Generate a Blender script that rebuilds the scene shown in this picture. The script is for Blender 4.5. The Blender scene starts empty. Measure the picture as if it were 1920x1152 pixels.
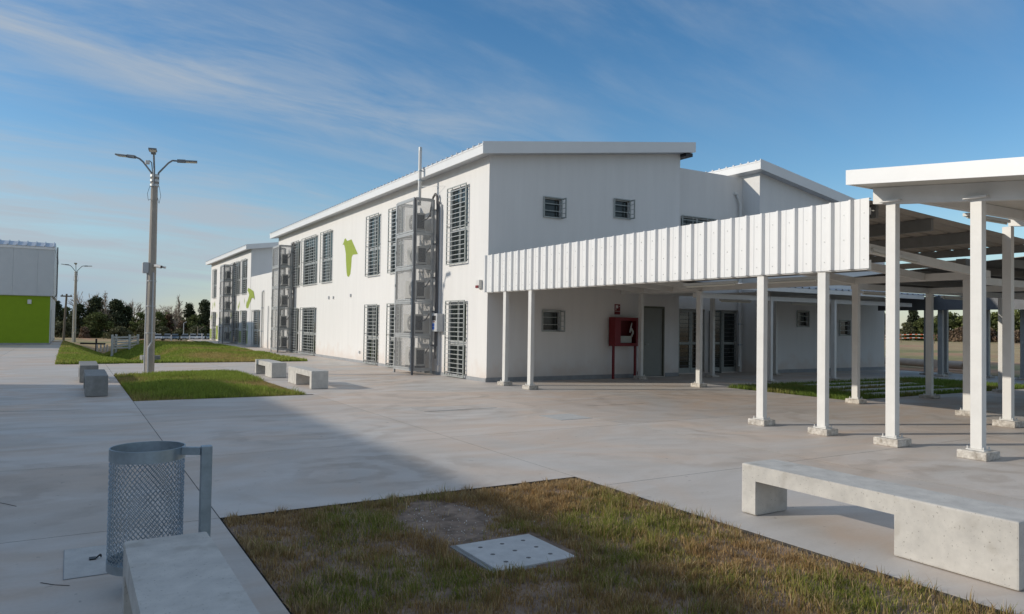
import bpy, bmesh, math, random
import numpy as np
from mathutils import Matrix, Vector

random.seed(7)
rng = np.random.default_rng(11)
scene = bpy.context.scene
col = scene.collection
R = math.radians

# ------------------------------------------------------------------ camera
YAW, PITCH, ROLL = R(31.022), R(1.399), R(0.849)
fw = Vector((math.sin(YAW) * math.cos(PITCH), math.cos(YAW) * math.cos(PITCH), math.sin(PITCH)))
rt = Vector((math.cos(YAW), -math.sin(YAW), 0))
up = rt.cross(fw)
rt2 = rt * math.cos(ROLL) + up * math.sin(ROLL)
up2 = rt2.cross(fw)
cam_d = bpy.data.cameras.new('camera')
cam = bpy.data.objects.new('camera', cam_d)
col.objects.link(cam)
m3 = Matrix((rt2, up2, -fw)).transposed()
cam.matrix_world = Matrix.Translation((0, 0, 1.6)) @ m3.to_4x4()
cam_d.sensor_width = 36
cam_d.lens = 36 * 1372.34 / 1920
cam_d.clip_start = 0.05
cam_d.clip_end = 6000
scene.camera = cam

# ------------------------------------------------------------------ light
SUN_EL, SUN_AZ = 21.5, 24.0        # the sun stands over (-cos az, +sin az)
SUN_STRENGTH, SKY_STRENGTH, EXPOSURE = 3.0, 0.135, 0.0
sd = bpy.data.lights.new('sun', 'SUN')
sd.energy = SUN_STRENGTH
sd.angle = R(0.55)
sd.color = (1.0, 0.92, 0.80)
sun = bpy.data.objects.new('sun', sd)
col.objects.link(sun)
to_sun = Vector((-math.cos(R(SUN_AZ)) * math.cos(R(SUN_EL)), math.sin(R(SUN_AZ)) * math.cos(R(SUN_EL)), math.sin(R(SUN_EL))))
sun.rotation_euler = to_sun.to_track_quat('Z', 'Y').to_euler()
sun.location = (-30, 30, 40)

world = bpy.data.worlds.new('World')
scene.world = world
world.use_nodes = True
wn, wl = world.node_tree.nodes, world.node_tree.links
wn.clear()


def wmath(op, a, b=None, c=None, clamp=False):
    n = wn.new('ShaderNodeMath')
    n.operation = op
    n.use_clamp = clamp
    for i, v in enumerate((a, b, c)):
        if v is None:
            continue
        if isinstance(v, (int, float)):
            n.inputs[i].default_value = v
        else:
            wl.new(v, n.inputs[i])
    return n.outputs[0]


sky = wn.new('ShaderNodeTexSky')
sky.sky_type = 'NISHITA'
sky.sun_disc = False
sky.sun_elevation = R(SUN_EL)
sky.sun_rotation = math.atan2(to_sun.x, to_sun.y)
sky.air_density = 1.0
sky.dust_density = 0.25
sky.ozone_density = 1.9
sky.altitude = 20
tc = wn.new('ShaderNodeTexCoord')
sep = wn.new('ShaderNodeSeparateXYZ')
wl.new(tc.outputs['Generated'], sep.inputs[0])
zz = wmath('ADD', wmath('MAXIMUM', sep.outputs[2], 0.0), 0.12)
pxn = wmath('DIVIDE', sep.outputs[0], zz)
pyn = wmath('DIVIDE', sep.outputs[1], zz)
vv = wmath('SUBTRACT', pyn, wmath('MULTIPLY', pxn, 0.2))
uu = wmath('ADD', pxn, wmath('MULTIPLY', pyn, 0.2))


def wnoise(su, sv, off, scale, detail, rough, dist):
    cb = wn.new('ShaderNodeCombineXYZ')
    wl.new(wmath('MULTIPLY_ADD', uu, su, off), cb.inputs[0])
    wl.new(wmath('MULTIPLY', vv, sv), cb.inputs[1])
    n = wn.new('ShaderNodeTexNoise')
    n.inputs['Scale'].default_value = scale
    n.inputs['Detail'].default_value = detail
    n.inputs['Roughness'].default_value = rough
    n.inputs['Distortion'].default_value = dist
    wl.new(cb.outputs[0], n.inputs['Vector'])
    return n.outputs[0]


def wramp(v, a, b):
    n = wn.new('ShaderNodeMapRange')
    n.interpolation_type = 'SMOOTHSTEP'
    n.inputs[1].default_value = a
    n.inputs[2].default_value = b
    wl.new(v, n.inputs[0])
    return n.outputs[0]


def gauss(v, c, w):
    d = wmath('DIVIDE', wmath('SUBTRACT', v, c), w)
    return wmath('POWER', 2.718, wmath('MULTIPLY', wmath('MULTIPLY', d, d), -1.0))


left = wmath('SUBTRACT', 1.0, wramp(uu, 1.2, 2.6))
nA = wnoise(1.0, 3.0, 3.3, 1.15, 8, 0.64, 0.7)
nB = wnoise(0.6, 2.0, 8.1, 1.4, 6, 0.6, 0.35)
nC = wnoise(0.5, 1.5, 1.7, 1.1, 6, 0.58, 0.6)
streak = wmath('MULTIPLY', wmath('MULTIPLY', gauss(vv, 2.14, 0.36), wramp(nA, 0.30, 0.74)), left)
veil = wmath('MULTIPLY', wmath('MULTIPLY', wramp(nB, 0.36, 0.8), 0.55), wmath('MULTIPLY_ADD', left, 0.85, 0.15))
haze = wmath('MULTIPLY', wmath('SUBTRACT', 1.0, wramp(sep.outputs[2], 0.0, 0.17)), wmath('MULTIPLY_ADD', left, 0.48, 0.48))
bands = wmath('MULTIPLY', wmath('MULTIPLY', wmath('MULTIPLY', wramp(vv, 2.7, 4.0), wmath('SUBTRACT', 1.0, wramp(vv, 5.0, 7.0))), wramp(nC, 0.34, 0.66)), 0.95)
wisp = wmath('MULTIPLY', wmath('MULTIPLY', gauss(vv, 3.1, 0.22), wramp(nA, 0.42, 0.75)), 0.45)
cl = wmath('ADD', wmath('MULTIPLY', streak, 0.80), wmath('ADD', veil, wmath('ADD', bands, wisp)), clamp=True)
# denser unseen cirrus, added overhead and behind the camera to whiten the fill light
high = wmath('MULTIPLY', wmath('MAXIMUM', wramp(sep.outputs[2], 0.46, 0.80), wramp(wmath('MULTIPLY', sep.outputs[1], -1.0), -0.15, 0.45)), wmath('MULTIPLY_ADD', nB, 0.6, 0.55))
cl = wmath('MULTIPLY', cl, 0.82)
cl = wmath('MAXIMUM', cl, wmath('MULTIPLY', high, 0.72), clamp=True)
hs = wn.new('ShaderNodeHueSaturation')
hs.inputs['Saturation'].default_value = 1.30
hs.inputs['Value'].default_value = 1.0
wl.new(sky.outputs[0], hs.inputs['Color'])
mixc = wn.new('ShaderNodeMix')
mixc.data_type = 'RGBA'
mixc.inputs[7].default_value = (3.2, 3.62, 4.1, 1)
wl.new(cl, mixc.inputs[0])
mixh = wn.new('ShaderNodeMix')
mixh.data_type = 'RGBA'
mixh.inputs[7].default_value = (2.3, 3.2, 4.3, 1)
wl.new(haze, mixh.inputs[0])
wl.new(hs.outputs[0], mixh.inputs[6])
wl.new(mixh.outputs[2], mixc.inputs[6])
bg = wn.new('ShaderNodeBackground')
bg.inputs['Strength'].default_value = SKY_STRENGTH
wl.new(mixc.outputs[2], bg.inputs['Color'])
wo = wn.new('ShaderNodeOutputWorld')
wl.new(bg.outputs[0], wo.inputs['Surface'])

vs = scene.view_settings
vs.view_transform = 'Standard'
vs.look = 'None'
vs.exposure = EXPOSURE
vs.gamma = 1
vs.use_curve_mapping = False

# ------------------------------------------------------------------ mesh helpers


class MB:
    def __init__(s):
        s.v, s.f = [], []

    def add(s, vs_, fs):
        n = len(s.v)
        s.v += [tuple(p) for p in vs_]
        s.f += [tuple(i + n for i in f) for f in fs]
        return s

    def hexa(s, p):
        return s.add(p, [(0, 3, 2, 1), (4, 5, 6, 7), (0, 1, 5, 4), (1, 2, 6, 5), (2, 3, 7, 6), (3, 0, 4, 7)])

    def box(s, x0, x1, y0, y1, z0, z1):
        return s.hexa([(x0, y0, z0), (x1, y0, z0), (x1, y1, z0), (x0, y1, z0), (x0, y0, z1), (x1, y0, z1), (x1, y1, z1), (x0, y1, z1)])

    def quad(s, a, b, c, d):
        return s.add([a, b, c, d], [(0, 1, 2, 3)])

    def cyl(s, p0, p1, r0, r1=None, n=10, caps=True):
        r1 = r0 if r1 is None else r1
        p0, p1 = Vector(p0), Vector(p1)
        d = (p1 - p0).normalized()
        a = d.orthogonal().normalized()
        b = d.cross(a)
        vs_ = []
        for p, r in ((p0, r0), (p1, r1)):
            for i in range(n):
                t = 2 * math.pi * i / n
                vs_.append(p + a * math.cos(t) * r + b * math.sin(t) * r)
        fs = [(i, (i + 1) % n, n + (i + 1) % n, n + i) for i in range(n)]
        if caps:
            fs += [tuple(range(n - 1, -1, -1)), tuple(range(n, 2 * n))]
        return s.add(vs_, fs)

    def tube(s, pts, r, n=8):
        for a, b in zip(pts[:-1], pts[1:]):
            s.cyl(a, b, r, r, n)
        return s

    def bar(s, p0, p1, w, h):
        """rectangular bar between two points: w sideways, h upwards (or along Y when vertical)"""
        p0, p1 = Vector(p0), Vector(p1)
        d = (p1 - p0).normalized()
        z = Vector((0, 0, 1)) if abs(d.z) < 0.95 else Vector((0, 1, 0))
        x = d.cross(z).normalized() * (w / 2)
        y = x.cross(d).normalized() * (h / 2)
        return s.hexa([p0 - x - y, p0 + x - y, p1 + x - y, p1 - x - y, p0 - x + y, p0 + x + y, p1 + x + y, p1 - x + y])

    def prism_y(s, prof, y0, y1):
        """prof: (x,z) polygon, extruded along y"""
        n = len(prof)
        vs_ = [(x, y0, z) for x, z in prof] + [(x, y1, z) for x, z in prof]
        return s.add(vs_, [tuple(range(n)), tuple(range(2 * n - 1, n - 1, -1))] + [(i, n + i, n + (i + 1) % n, (i + 1) % n) for i in range(n)])

    def prism_x(s, prof, x0, x1):
        n = len(prof)
        vs_ = [(x0, y, z) for y, z in prof] + [(x1, y, z) for y, z in prof]
        return s.add(vs_, [tuple(range(n - 1, -1, -1)), tuple(range(n, 2 * n))] + [(i, (i + 1) % n, n + (i + 1) % n, n + i) for i in range(n)])


def wloc(o):
    p = Vector((0, 0, 0))
    while o is not None:
        p += o.location
        o = o.parent
    return p


def link(name, me, mat=None, parent=None, **props):
    o = bpy.data.objects.new(name, me)
    col.objects.link(o)
    if mat is not None and me is not None and not me.materials:
        me.materials.append(mat)
    if parent is not None:
        o.parent = parent
    for k, v in props.items():
        o[k] = v
    return o


def build(name, mb, mat, parent=None, smooth=False, bevel=0, skip=None, **props):
    """mb holds world coordinates of the scene as first built; the object sits at its parent's place"""
    off = wloc(parent)
    me = bpy.data.meshes.new(name)
    me.from_pydata([(x - off.x, y - off.y, z - off.z) for x, y, z in mb.v], [], mb.f)
    bm = bmesh.new()
    bm.from_mesh(me)
    bmesh.ops.recalc_face_normals(bm, faces=bm.faces)
    if bevel:
        es = [e for e in bm.edges if len(e.link_faces) == 2 and e.calc_face_angle(0) > 0.3 and not (skip and all(skip(v.co + off) for v in e.verts))]
        bmesh.ops.bevel(bm, geom=es, offset=bevel, segments=2, affect='EDGES', profile=0.6)
    bm.to_mesh(me)
    bm.free()
    if smooth:
        me.polygons.foreach_set('use_smooth', [True] * len(me.polygons))
        me.set_sharp_from_angle(angle=R(38))
    return link(name, me, mat, parent, **props)


def thing(name, loc, label, cat, group=None, rz=0):
    o = bpy.data.objects.new(name, None)
    o.empty_display_size = 0.2
    col.objects.link(o)
    o.location = loc
    o.rotation_euler.z = rz
    tag(o, label, cat, group)
    return o


def tag(o, label, cat, group=None):
    o['label'] = label
    o['category'] = cat
    if group:
        o['group'] = group
    return o


KIDS = {}


def copy_tree(o, parent=None, loc=None, rz=None):
    c = o.copy()
    col.objects.link(c)
    if parent is not None:
        c.parent = parent
    if loc is not None:
        c.location = loc
    if rz is not None:
        c.rotation_euler.z = rz
    for k in list(o.children):
        copy_tree(k, c)
    return c


# ------------------------------------------------------------------ materials


def mat(name, base, rough=0.6, metal=0.0, var=0.12, scale=3.0, bump=0.0, bscale=60.0, spec=0.5, stretch=(1, 1, 1), tint=None, objvar=0.0, dirt=None, pores=False):
    m = bpy.data.materials.new(name)
    m.use_nodes = True
    nt = m.node_tree
    N, L = nt.nodes, nt.links
    b = N['Principled BSDF']
    b.inputs['Roughness'].default_value = rough
    b.inputs['Metallic'].default_value = metal
    b.inputs['Specular IOR Level'].default_value = spec
    tcn = N.new('ShaderNodeTexCoord')
    mp = N.new('ShaderNodeMapping')
    mp.inputs['Scale'].default_value = stretch
    L.new(tcn.outputs['Object'], mp.inputs[0])
    no = N.new('ShaderNodeTexNoise')
    no.inputs['Scale'].default_value = scale
    no.inputs['Detail'].default_value = 7
    no.inputs['Roughness'].default_value = 0.62
    L.new(mp.outputs[0], no.inputs['Vector'])
    cr = N.new('ShaderNodeValToRGB')
    t = tint or base
    cr.color_ramp.elements[0].position = 0.3
    cr.color_ramp.elements[1].position = 0.72
    cr.color_ramp.elements[0].color = (*[c * (1 - var) for c in base], 1)
    cr.color_ramp.elements[1].color = (*[min(1, c * (1 + var)) for c in t], 1)
    L.new(no.outputs[0], cr.inputs[0])
    out = cr.outputs[0]
    if objvar:
        oi = N.new('ShaderNodeObjectInfo')
        mr = N.new('ShaderNodeMapRange')
        mr.inputs[3].default_value = 1 - objvar
        mr.inputs[4].default_value = 1 + objvar
        L.new(oi.outputs['Random'], mr.inputs[0])
        hv = N.new('ShaderNodeHueSaturation')
        L.new(mr.outputs[0], hv.inputs['Value'])
        L.new(out, hv.inputs['Color'])
        out = hv.outputs[0]
    if pores:
        for sc_, p0, p1, amt, dk in ((70, .66, .70, .65, .38), (5.5, .54, .72, .45, .66)):
            n3 = N.new('ShaderNodeTexNoise')
            n3.inputs['Scale'].default_value = sc_
            n3.inputs['Detail'].default_value = 3 if sc_ > 20 else 8
            L.new(tcn.outputs['Object'], n3.inputs['Vector'])
            mr = N.new('ShaderNodeMapRange')
            mr.interpolation_type = 'SMOOTHSTEP'
            mr.inputs[1].default_value = p0
            mr.inputs[2].default_value = p1
            mr.inputs[4].default_value = amt
            L.new(n3.outputs[0], mr.inputs[0])
            mx = N.new('ShaderNodeMix')
            mx.data_type = 'RGBA'
            L.new(mr.outputs[0], mx.inputs[0])
            L.new(out, mx.inputs[6])
            mx.inputs[7].default_value = (base[0] * dk * 1.05, base[1] * dk, base[2] * dk * .92, 1)
            out = mx.outputs[2]
    if dirt:
        # splashed soil near the ground, as stains
        gp = N.new('ShaderNodeNewGeometry')
        sp = N.new('ShaderNodeSeparateXYZ')
        L.new(gp.outputs['Position'], sp.inputs[0])
        n2 = N.new('ShaderNodeTexNoise')
        n2.inputs['Scale'].default_value = 2.2
        n2.inputs['Detail'].default_value = 6
        L.new(gp.outputs['Position'], n2.inputs['Vector'])
        ad = N.new('ShaderNodeMath')
        ad.operation = 'MULTIPLY_ADD'
        ad.inputs[1].default_value = 1.3
        L.new(n2.outputs[0], ad.inputs[0])
        L.new(sp.outputs[2], ad.inputs[2])
        mr = N.new('ShaderNodeMapRange')
        mr.interpolation_type = 'SMOOTHSTEP'
        mr.inputs[1].default_value = 0.6
        mr.inputs[2].default_value = 1.35
        mr.inputs[3].default_value = 0.55
        mr.inputs[4].default_value = 0.0
        L.new(ad.outputs[0], mr.inputs[0])
        mx = N.new('ShaderNodeMix')
        mx.data_type = 'RGBA'
        L.new(mr.outputs[0], mx.inputs[0])
        L.new(out, mx.inputs[6])
        mx.inputs[7].default_value = (*dirt, 1)
        out = mx.outputs[2]
    L.new(out, b.inputs['Base Color'])
    if bump:
        nb = N.new('ShaderNodeTexNoise')
        nb.inputs['Scale'].default_value = bscale
        nb.inputs['Detail'].default_value = 5
        L.new(tcn.outputs['Object'], nb.inputs['Vector'])
        bp = N.new('ShaderNodeBump')
        bp.inputs['Strength'].default_value = bump
        bp.inputs['Distance'].default_value = 0.01
        L.new(nb.outputs[0], bp.inputs['Height'])
        L.new(bp.outputs[0], b.inputs['Normal'])
    return m


M = {}
M['stucco'] = mat('white_render', (0.74, 0.725, 0.70), 0.85, var=0.035, scale=1.1, bump=0.2, bscale=45, stretch=(3.0, 3.0, 0.3), dirt=(0.62, 0.51, 0.43))
M['white_metal'] = mat('white_painted_sheet', (0.76, 0.755, 0.74), 0.38, var=0.03, scale=1.5)
M['cream_steel'] = mat('off_white_painted_steel', (0.70, 0.685, 0.65), 0.42, var=0.05, scale=4, bump=0.05, bscale=30)
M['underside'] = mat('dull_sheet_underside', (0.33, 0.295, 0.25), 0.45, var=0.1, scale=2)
M['soffit'] = mat('cream_panel_soffit', (0.62, 0.58, 0.50), 0.35, var=0.05, scale=2)
M['roof_grey'] = mat('galvanised_roof_sheet', (0.52, 0.54, 0.57), 0.4, metal=0.3, var=0.12, scale=3)
M['shade_sheet'] = mat('dark_shade_sheet', (0.06, 0.058, 0.055), 0.6, var=0.15, scale=3)
M['purlin'] = mat('galvanised_purlin', (0.22, 0.22, 0.21), 0.5, metal=0.35, var=0.12, scale=4)
M['galv'] = mat('galvanised_steel', (0.36, 0.42, 0.46), 0.42, metal=0.75, var=0.22, scale=9, bump=0.05, bscale=40)
M['grille'] = mat('grey_green_bar_paint', (0.36, 0.38, 0.36), 0.5, metal=0.2, var=0.08, scale=8)
M['grille_dark'] = mat('dark_grey_bar_paint', (0.13, 0.145, 0.14), 0.5, metal=0.1, var=0.08, scale=8)
M['alu'] = mat('pale_aluminium', (0.52, 0.53, 0.52), 0.4, metal=0.4, var=0.06, scale=6)
M['cage'] = mat('grey_cage_steel', (0.40, 0.41, 0.41), 0.5, metal=0.3, var=0.1, scale=6)
M['cage_dark'] = mat('dark_cage_post', (0.115, 0.12, 0.13), 0.5, metal=0.2, var=0.1, scale=6)
M['ac_white'] = mat('white_appliance_casing', (0.66, 0.64, 0.59), 0.45, var=0.04, scale=5)
M['ac_dark'] = mat('dark_coil', (0.07, 0.07, 0.07), 0.6, var=0.2, scale=40)
M['pipe_insul'] = mat('grey_pipe_insulation', (0.16, 0.15, 0.145), 0.7, var=0.15, scale=10)
M['precast'] = mat('precast_concrete', (0.50, 0.48, 0.445), 0.78, var=0.09, scale=7.0, bump=0.10, bscale=220, tint=(0.56, 0.535, 0.49), objvar=0.05, pores=True)
M['precast_grey'] = mat('weathered_shade_precast', (0.25, 0.25, 0.24), 0.8, var=0.2, scale=8.0, bump=0.2, bscale=120, objvar=0.06, pores=True)
M['footing'] = mat('rough_footing_concrete', (0.40, 0.35, 0.29), 0.9, var=0.3, scale=14, bump=0.8, bscale=50, tint=(0.56, 0.53, 0.48), objvar=0.1)
M['pole_conc'] = mat('pole_concrete', (0.38, 0.34, 0.29), 0.85, var=0.12, scale=6, bump=0.4, bscale=60)
M['cover_conc'] = mat('pale_cover_concrete', (0.50, 0.49, 0.465), 0.8, var=0.14, scale=7, bump=0.4, bscale=80)
M['cover_pale'] = mat('pale_cast_cover', (0.54, 0.53, 0.51), 0.8, var=0.12, scale=9, bump=0.3, bscale=80)
M['skirting'] = mat('grey_cement_skirting', (0.30, 0.31, 0.32), 0.75, var=0.15, scale=5, bump=0.3)
M['green_paint'] = mat('lime_green_paint', (0.27, 0.345, 0.035), 0.7, var=0.08, scale=6)
M['shed_green'] = mat('olive_green_wall_paint', (0.22, 0.335, 0.004), 0.75, var=0.05, scale=3, bump=0.2)
M['shed_grey'] = mat('pale_grey_cladding', (0.55, 0.57, 0.58), 0.45, var=0.03, scale=2)
M['red_paint'] = mat('deep_red_paint', (0.17, 0.004, 0.008), 0.5, var=0.1, scale=8)
M['red_dark'] = mat('dark_red_cabinet_inside', (0.10, 0.006, 0.008), 0.6, var=0.1, scale=8)
M['sign_white'] = mat('white_print', (0.75, 0.72, 0.70), 0.5, var=0.02)
M['hose'] = mat('pale_canvas_hose', (0.42, 0.45, 0.42), 0.8, var=0.15, scale=30)
M['door'] = mat('grey_green_door_paint', (0.245, 0.255, 0.235), 0.55, var=0.04, scale=4)
M['door_frame'] = mat('olive_door_frame', (0.115, 0.12, 0.09), 0.55, var=0.05)
M['pvc'] = mat('white_plastic', (0.66, 0.65, 0.62), 0.45, var=0.03)
M['pvc_grey'] = mat('pale_grey_plastic', (0.50, 0.51, 0.52), 0.5, var=0.04)
M['dark'] = mat('black_plastic', (0.02, 0.02, 0.022), 0.5, var=0.1)
M['blue_sticker'] = mat('blue_sticker_print', (0.015, 0.09, 0.42), 0.5, var=0.03)
M['glass'] = mat('dark_window_glass', (0.018, 0.024, 0.024), 0.08, var=0.2, scale=1, spec=0.5)
M['glass_inner'] = mat('dim_door_glass', (0.03, 0.024, 0.018), 0.08, var=0.5, scale=2, spec=0.7)
M['hole'] = mat('dark_hole_disc', (0.14, 0.135, 0.13), 0.9, var=0.3, scale=40)
M['void'] = mat('dark_interior', (0.02, 0.018, 0.016), 0.8, var=0.3, scale=3)
M['led'] = mat('lamp_lens', (0.62, 0.60, 0.52), 0.3, var=0.05)
M['lamp_grey'] = mat('grey_lamp_paint', (0.20, 0.215, 0.225), 0.45, metal=0.3, var=0.06)
M['tube_lamp'] = mat('lamp_batten', (0.60, 0.60, 0.57), 0.35, var=0.03)
M['wood_white'] = mat('white_washed_board', (0.52, 0.53, 0.52), 0.8, var=0.12, scale=9)
M['wood_pole'] = mat('weathered_wood_pole', (0.15, 0.12, 0.09), 0.85, var=0.2, scale=7)
M['tape'] = mat('barrier_tape', (0.75, 0.70, 0.66), 0.5, var=0.03)
M['tape_red'] = mat('orange_barrier_stripe', (0.70, 0.16, 0.07), 0.5, var=0.05)
M['conc_pipe'] = mat('pale_concrete_pipe', (0.52, 0.44, 0.37), 0.85, var=0.12, scale=3)
M['car_white'] = mat('white_car_paint', (0.72, 0.73, 0.74), 0.25, var=0.02, spec=0.7)
M['car_silver'] = mat('silver_car_paint', (0.46, 0.49, 0.50), 0.28, metal=0.4, var=0.02)
M['car_blue'] = mat('blue_grey_car_paint', (0.22, 0.29, 0.34), 0.28, metal=0.3, var=0.02)
M['tyre'] = mat('tyre_rubber', (0.02, 0.02, 0.02), 0.85, var=0.1)
M['bark'] = mat('tree_bark', (0.10, 0.08, 0.06), 0.9, var=0.25, scale=6)
M['bark_pale'] = mat('pale_bare_bark', (0.27, 0.22, 0.175), 0.9, var=0.2, scale=3)
M['soil'] = mat('dry_sandy_soil', (0.17, 0.115, 0.08), 0.95, var=0.4, scale=6, bump=0.9, bscale=45, tint=(0.27, 0.195, 0.145))
M['gravel_dark'] = mat('joint_soil', (0.07, 0.065, 0.06), 0.95, var=0.3, scale=9)

# glass that lets one see the perforated panels through
m = bpy.data.materials.new('perforated_sheet')
m.use_nodes = True
nt = m.node_tree
b = nt.nodes['Principled BSDF']
b.inputs['Base Color'].default_value = (0.33, 0.33, 0.325, 1)
b.inputs['Roughness'].default_value = 0.55
b.inputs['Alpha'].default_value = 0.40
M['perf'] = m


def plaza_material():
    m = bpy.data.materials.new('trowelled_concrete')
    m.use_nodes = True
    nt = m.node_tree
    N, L = nt.nodes, nt.links
    b = N['Principled BSDF']
    gp = N.new('ShaderNodeNewGeometry')

    def noise(sc, det, dist, st=(1, 1, 1), rough=0.6, typ=None):
        mp = N.new('ShaderNodeMapping')
        mp.inputs['Scale'].default_value = st
        L.new(gp.outputs['Position'], mp.inputs[0])
        n = N.new('ShaderNodeTexNoise')
        n.inputs['Scale'].default_value = sc
        n.inputs['Detail'].default_value = det
        n.inputs['Distortion'].default_value = dist
        n.inputs['Roughness'].default_value = rough
        L.new(mp.outputs[0], n.inputs['Vector'])
        return n.outputs[0]

    def ramp(v, a, b_, c0=0.0, c1=1.0):
        n = N.new('ShaderNodeMapRange')
        n.interpolation_type = 'SMOOTHSTEP'
        n.inputs[1].default_value = a
        n.inputs[2].default_value = b_
        n.inputs[3].default_value = c0
        n.inputs[4].default_value = c1
        L.new(v, n.inputs[0])
        return n.outputs[0]

    def mix(f, a, b_, mode='MIX'):
        n = N.new('ShaderNodeMix')
        n.data_type = 'RGBA'
        n.blend_type = mode
        if isinstance(f, float):
            n.inputs[0].default_value = f
        else:
            L.new(f, n.inputs[0])
        for i, v in ((6, a), (7, b_)):
            if isinstance(v, tuple):
                n.inputs[i].default_value = (*v, 1)
            else:
                L.new(v, n.inputs[i])
        return n.outputs[2]

    broad = noise(0.22, 4, 1.4)
    swirl = noise(0.55, 5, 2.6, (0.55, 1.25, 1))
    c = mix(ramp(broad, 0.36, 0.62), (0.52, 0.48, 0.435), (0.60, 0.475, 0.375))
    c = mix(ramp(swirl, 0.34, 0.66, 0.0, 0.5), c, (0.66, 0.62, 0.58))
    # arcs left by the power trowel, round the places where it turned
    def math_(op, p, q=None):
        n = N.new('ShaderNodeMath')
        n.operation = op
        for i, v in enumerate((p, q)):
            if v is None:
                continue
            if isinstance(v, (int, float)):
                n.inputs[i].default_value = v
            else:
                L.new(v, n.inputs[i])
        return n.outputs[0]

    wob = noise(0.8, 4, 0.4)
    fine = noise(2.6, 5, 0.6)
    tot = None
    for cx_, cy_, rad_, f_ in ((7.3, 7.9, 2.6, 9.5), (11.2, 11.6, 3.2, 8.0), (6.2, 12.6, 2.4, 10.0), (2.9, 11.0, 2.3, 10.5), (-0.9, 8.3, 2.6, 9.0), (2.6, 7.6, 1.8, 11.5), (8.6, 4.2, 2.2, 10.0), (6.8, 15.3, 2.6, 9.0), (12.6, 8.2, 2.6, 9.0), (-1.4, 13.6, 3.2, 8.0), (7.2, 19.6, 2.8, 8.5), (-3.6, 18.4, 3.4, 8.0), (14.2, 12.6, 2.4, 9.0)):
        d = N.new('ShaderNodeVectorMath')
        d.operation = 'DISTANCE'
        L.new(gp.outputs['Position'], d.inputs[0])
        d.inputs[1].default_value = (cx_, cy_, 0)
        dd = math_('ADD', d.outputs['Value'], math_('MULTIPLY', wob, 1.7))
        wv = math_('SINE', math_('MULTIPLY', dd, f_))
        fall = ramp(d.outputs['Value'], rad_ * 0.45, rad_ * 1.15, 1.0, 0.0)
        term = math_('MULTIPLY', ramp(wv, -0.5, 1.0), fall)
        tot = term if tot is None else math_('MAXIMUM', tot, term)
    am = math_('MULTIPLY', math_('MULTIPLY', tot, ramp(fine, 0.25, 0.7, 0.2, 0.72)), ramp(noise(0.42, 3, 0.6), 0.40, 0.60, 0.12, 1.0))
    c = mix(am, c, (0.40, 0.33, 0.27))
    stain = noise(0.9, 6, 0.5, (0.35, 1.6, 1))
    c = mix(ramp(stain, 0.52, 0.75, 0.0, 0.22), c, (0.40, 0.325, 0.255))
    speck = noise(38, 4, 0.0)
    c = mix(ramp(speck, 0.25, 0.8, 0.0, 0.10), c, (0.22, 0.21, 0.20))
    dots = noise(9, 2, 0.0)
    c = mix(ramp(dots, 0.70, 0.74, 0.0, 0.5), c, (0.20, 0.185, 0.17))
    oi = N.new('ShaderNodeObjectInfo')
    hv = N.new('ShaderNodeHueSaturation')
    L.new(ramp(oi.outputs['Random'], 0, 1, 0.94, 1.05), hv.inputs['Value'])
    L.new(c, hv.inputs['Color'])
    L.new(hv.outputs[0], b.inputs['Base Color'])
    L.new(ramp(swirl, 0.3, 0.7, 0.74, 0.52), b.inputs['Roughness'])
    b.inputs['Specular IOR Level'].default_value = 0.4
    bp = N.new('ShaderNodeBump')
    bp.inputs['Strength'].default_value = 0.25
    bp.inputs['Distance'].default_value = 0.006
    L.new(noise(22, 5, 0.3), bp.inputs['Height'])
    L.new(bp.outputs[0], b.inputs['Normal'])
    return m


M['plaza'] = plaza_material()


def attr_material(name, rough=0.8, trans=0.0, noise_amt=0.0, nscale=2.0):
    m = bpy.data.materials.new(name)
    m.use_nodes = True
    nt = m.node_tree
    N, L = nt.nodes, nt.links
    b = N['Principled BSDF']
    b.inputs['Roughness'].default_value = rough
    b.inputs['Specular IOR Level'].default_value = 0.25
    a = N.new('ShaderNodeVertexColor')
    a.layer_name = 'Col'
    out = a.outputs[0]
    if noise_amt:
        gp = N.new('ShaderNodeNewGeometry')
        no = N.new('ShaderNodeTexNoise')
        no.inputs['Scale'].default_value = nscale
        no.inputs['Detail'].default_value = 8
        no.inputs['Roughness'].default_value = 0.7
        L.new(gp.outputs['Position'], no.inputs['Vector'])
        mr = N.new('ShaderNodeMapRange')
        mr.inputs[1].default_value = 0.25
        mr.inputs[2].default_value = 0.75
        mr.inputs[3].default_value = 1 - noise_amt
        mr.inputs[4].default_value = 1 + noise_amt
        L.new(no.outputs[0], mr.inputs[0])
        hv = N.new('ShaderNodeHueSaturation')
        L.new(mr.outputs[0], hv.inputs['Value'])
        L.new(out, hv.inputs['Color'])
        out = hv.outputs[0]
        bp = N.new('ShaderNodeBump')
        bp.inputs['Strength'].default_value = 0.6
        bp.inputs['Distance'].default_value = 0.05
        L.new(no.outputs[0], bp.inputs['Height'])
        L.new(bp.outputs[0], b.inputs['Normal'])
    L.new(out, b.inputs['Base Color'])
    if trans:
        tr = N.new('ShaderNodeBsdfTranslucent')
        L.new(out, tr.inputs['Color'])
        mx = N.new('ShaderNodeMixShader')
        mx.inputs[0].default_value = trans
        L.new(b.outputs[0], mx.inputs[1])
        L.new(tr.outputs[0], mx.inputs[2])
        L.new(mx.outputs[0], N['Material Output'].inputs['Surface'])
    return m


M['blade'] = attr_material('grass_blades', 0.7, trans=0.3)
M['leaf'] = attr_material('tree_leaves', 0.75, trans=0.12)
M['ground'] = attr_material('earth_and_turf', 0.95, noise_amt=0.4, nscale=0.9)


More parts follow.
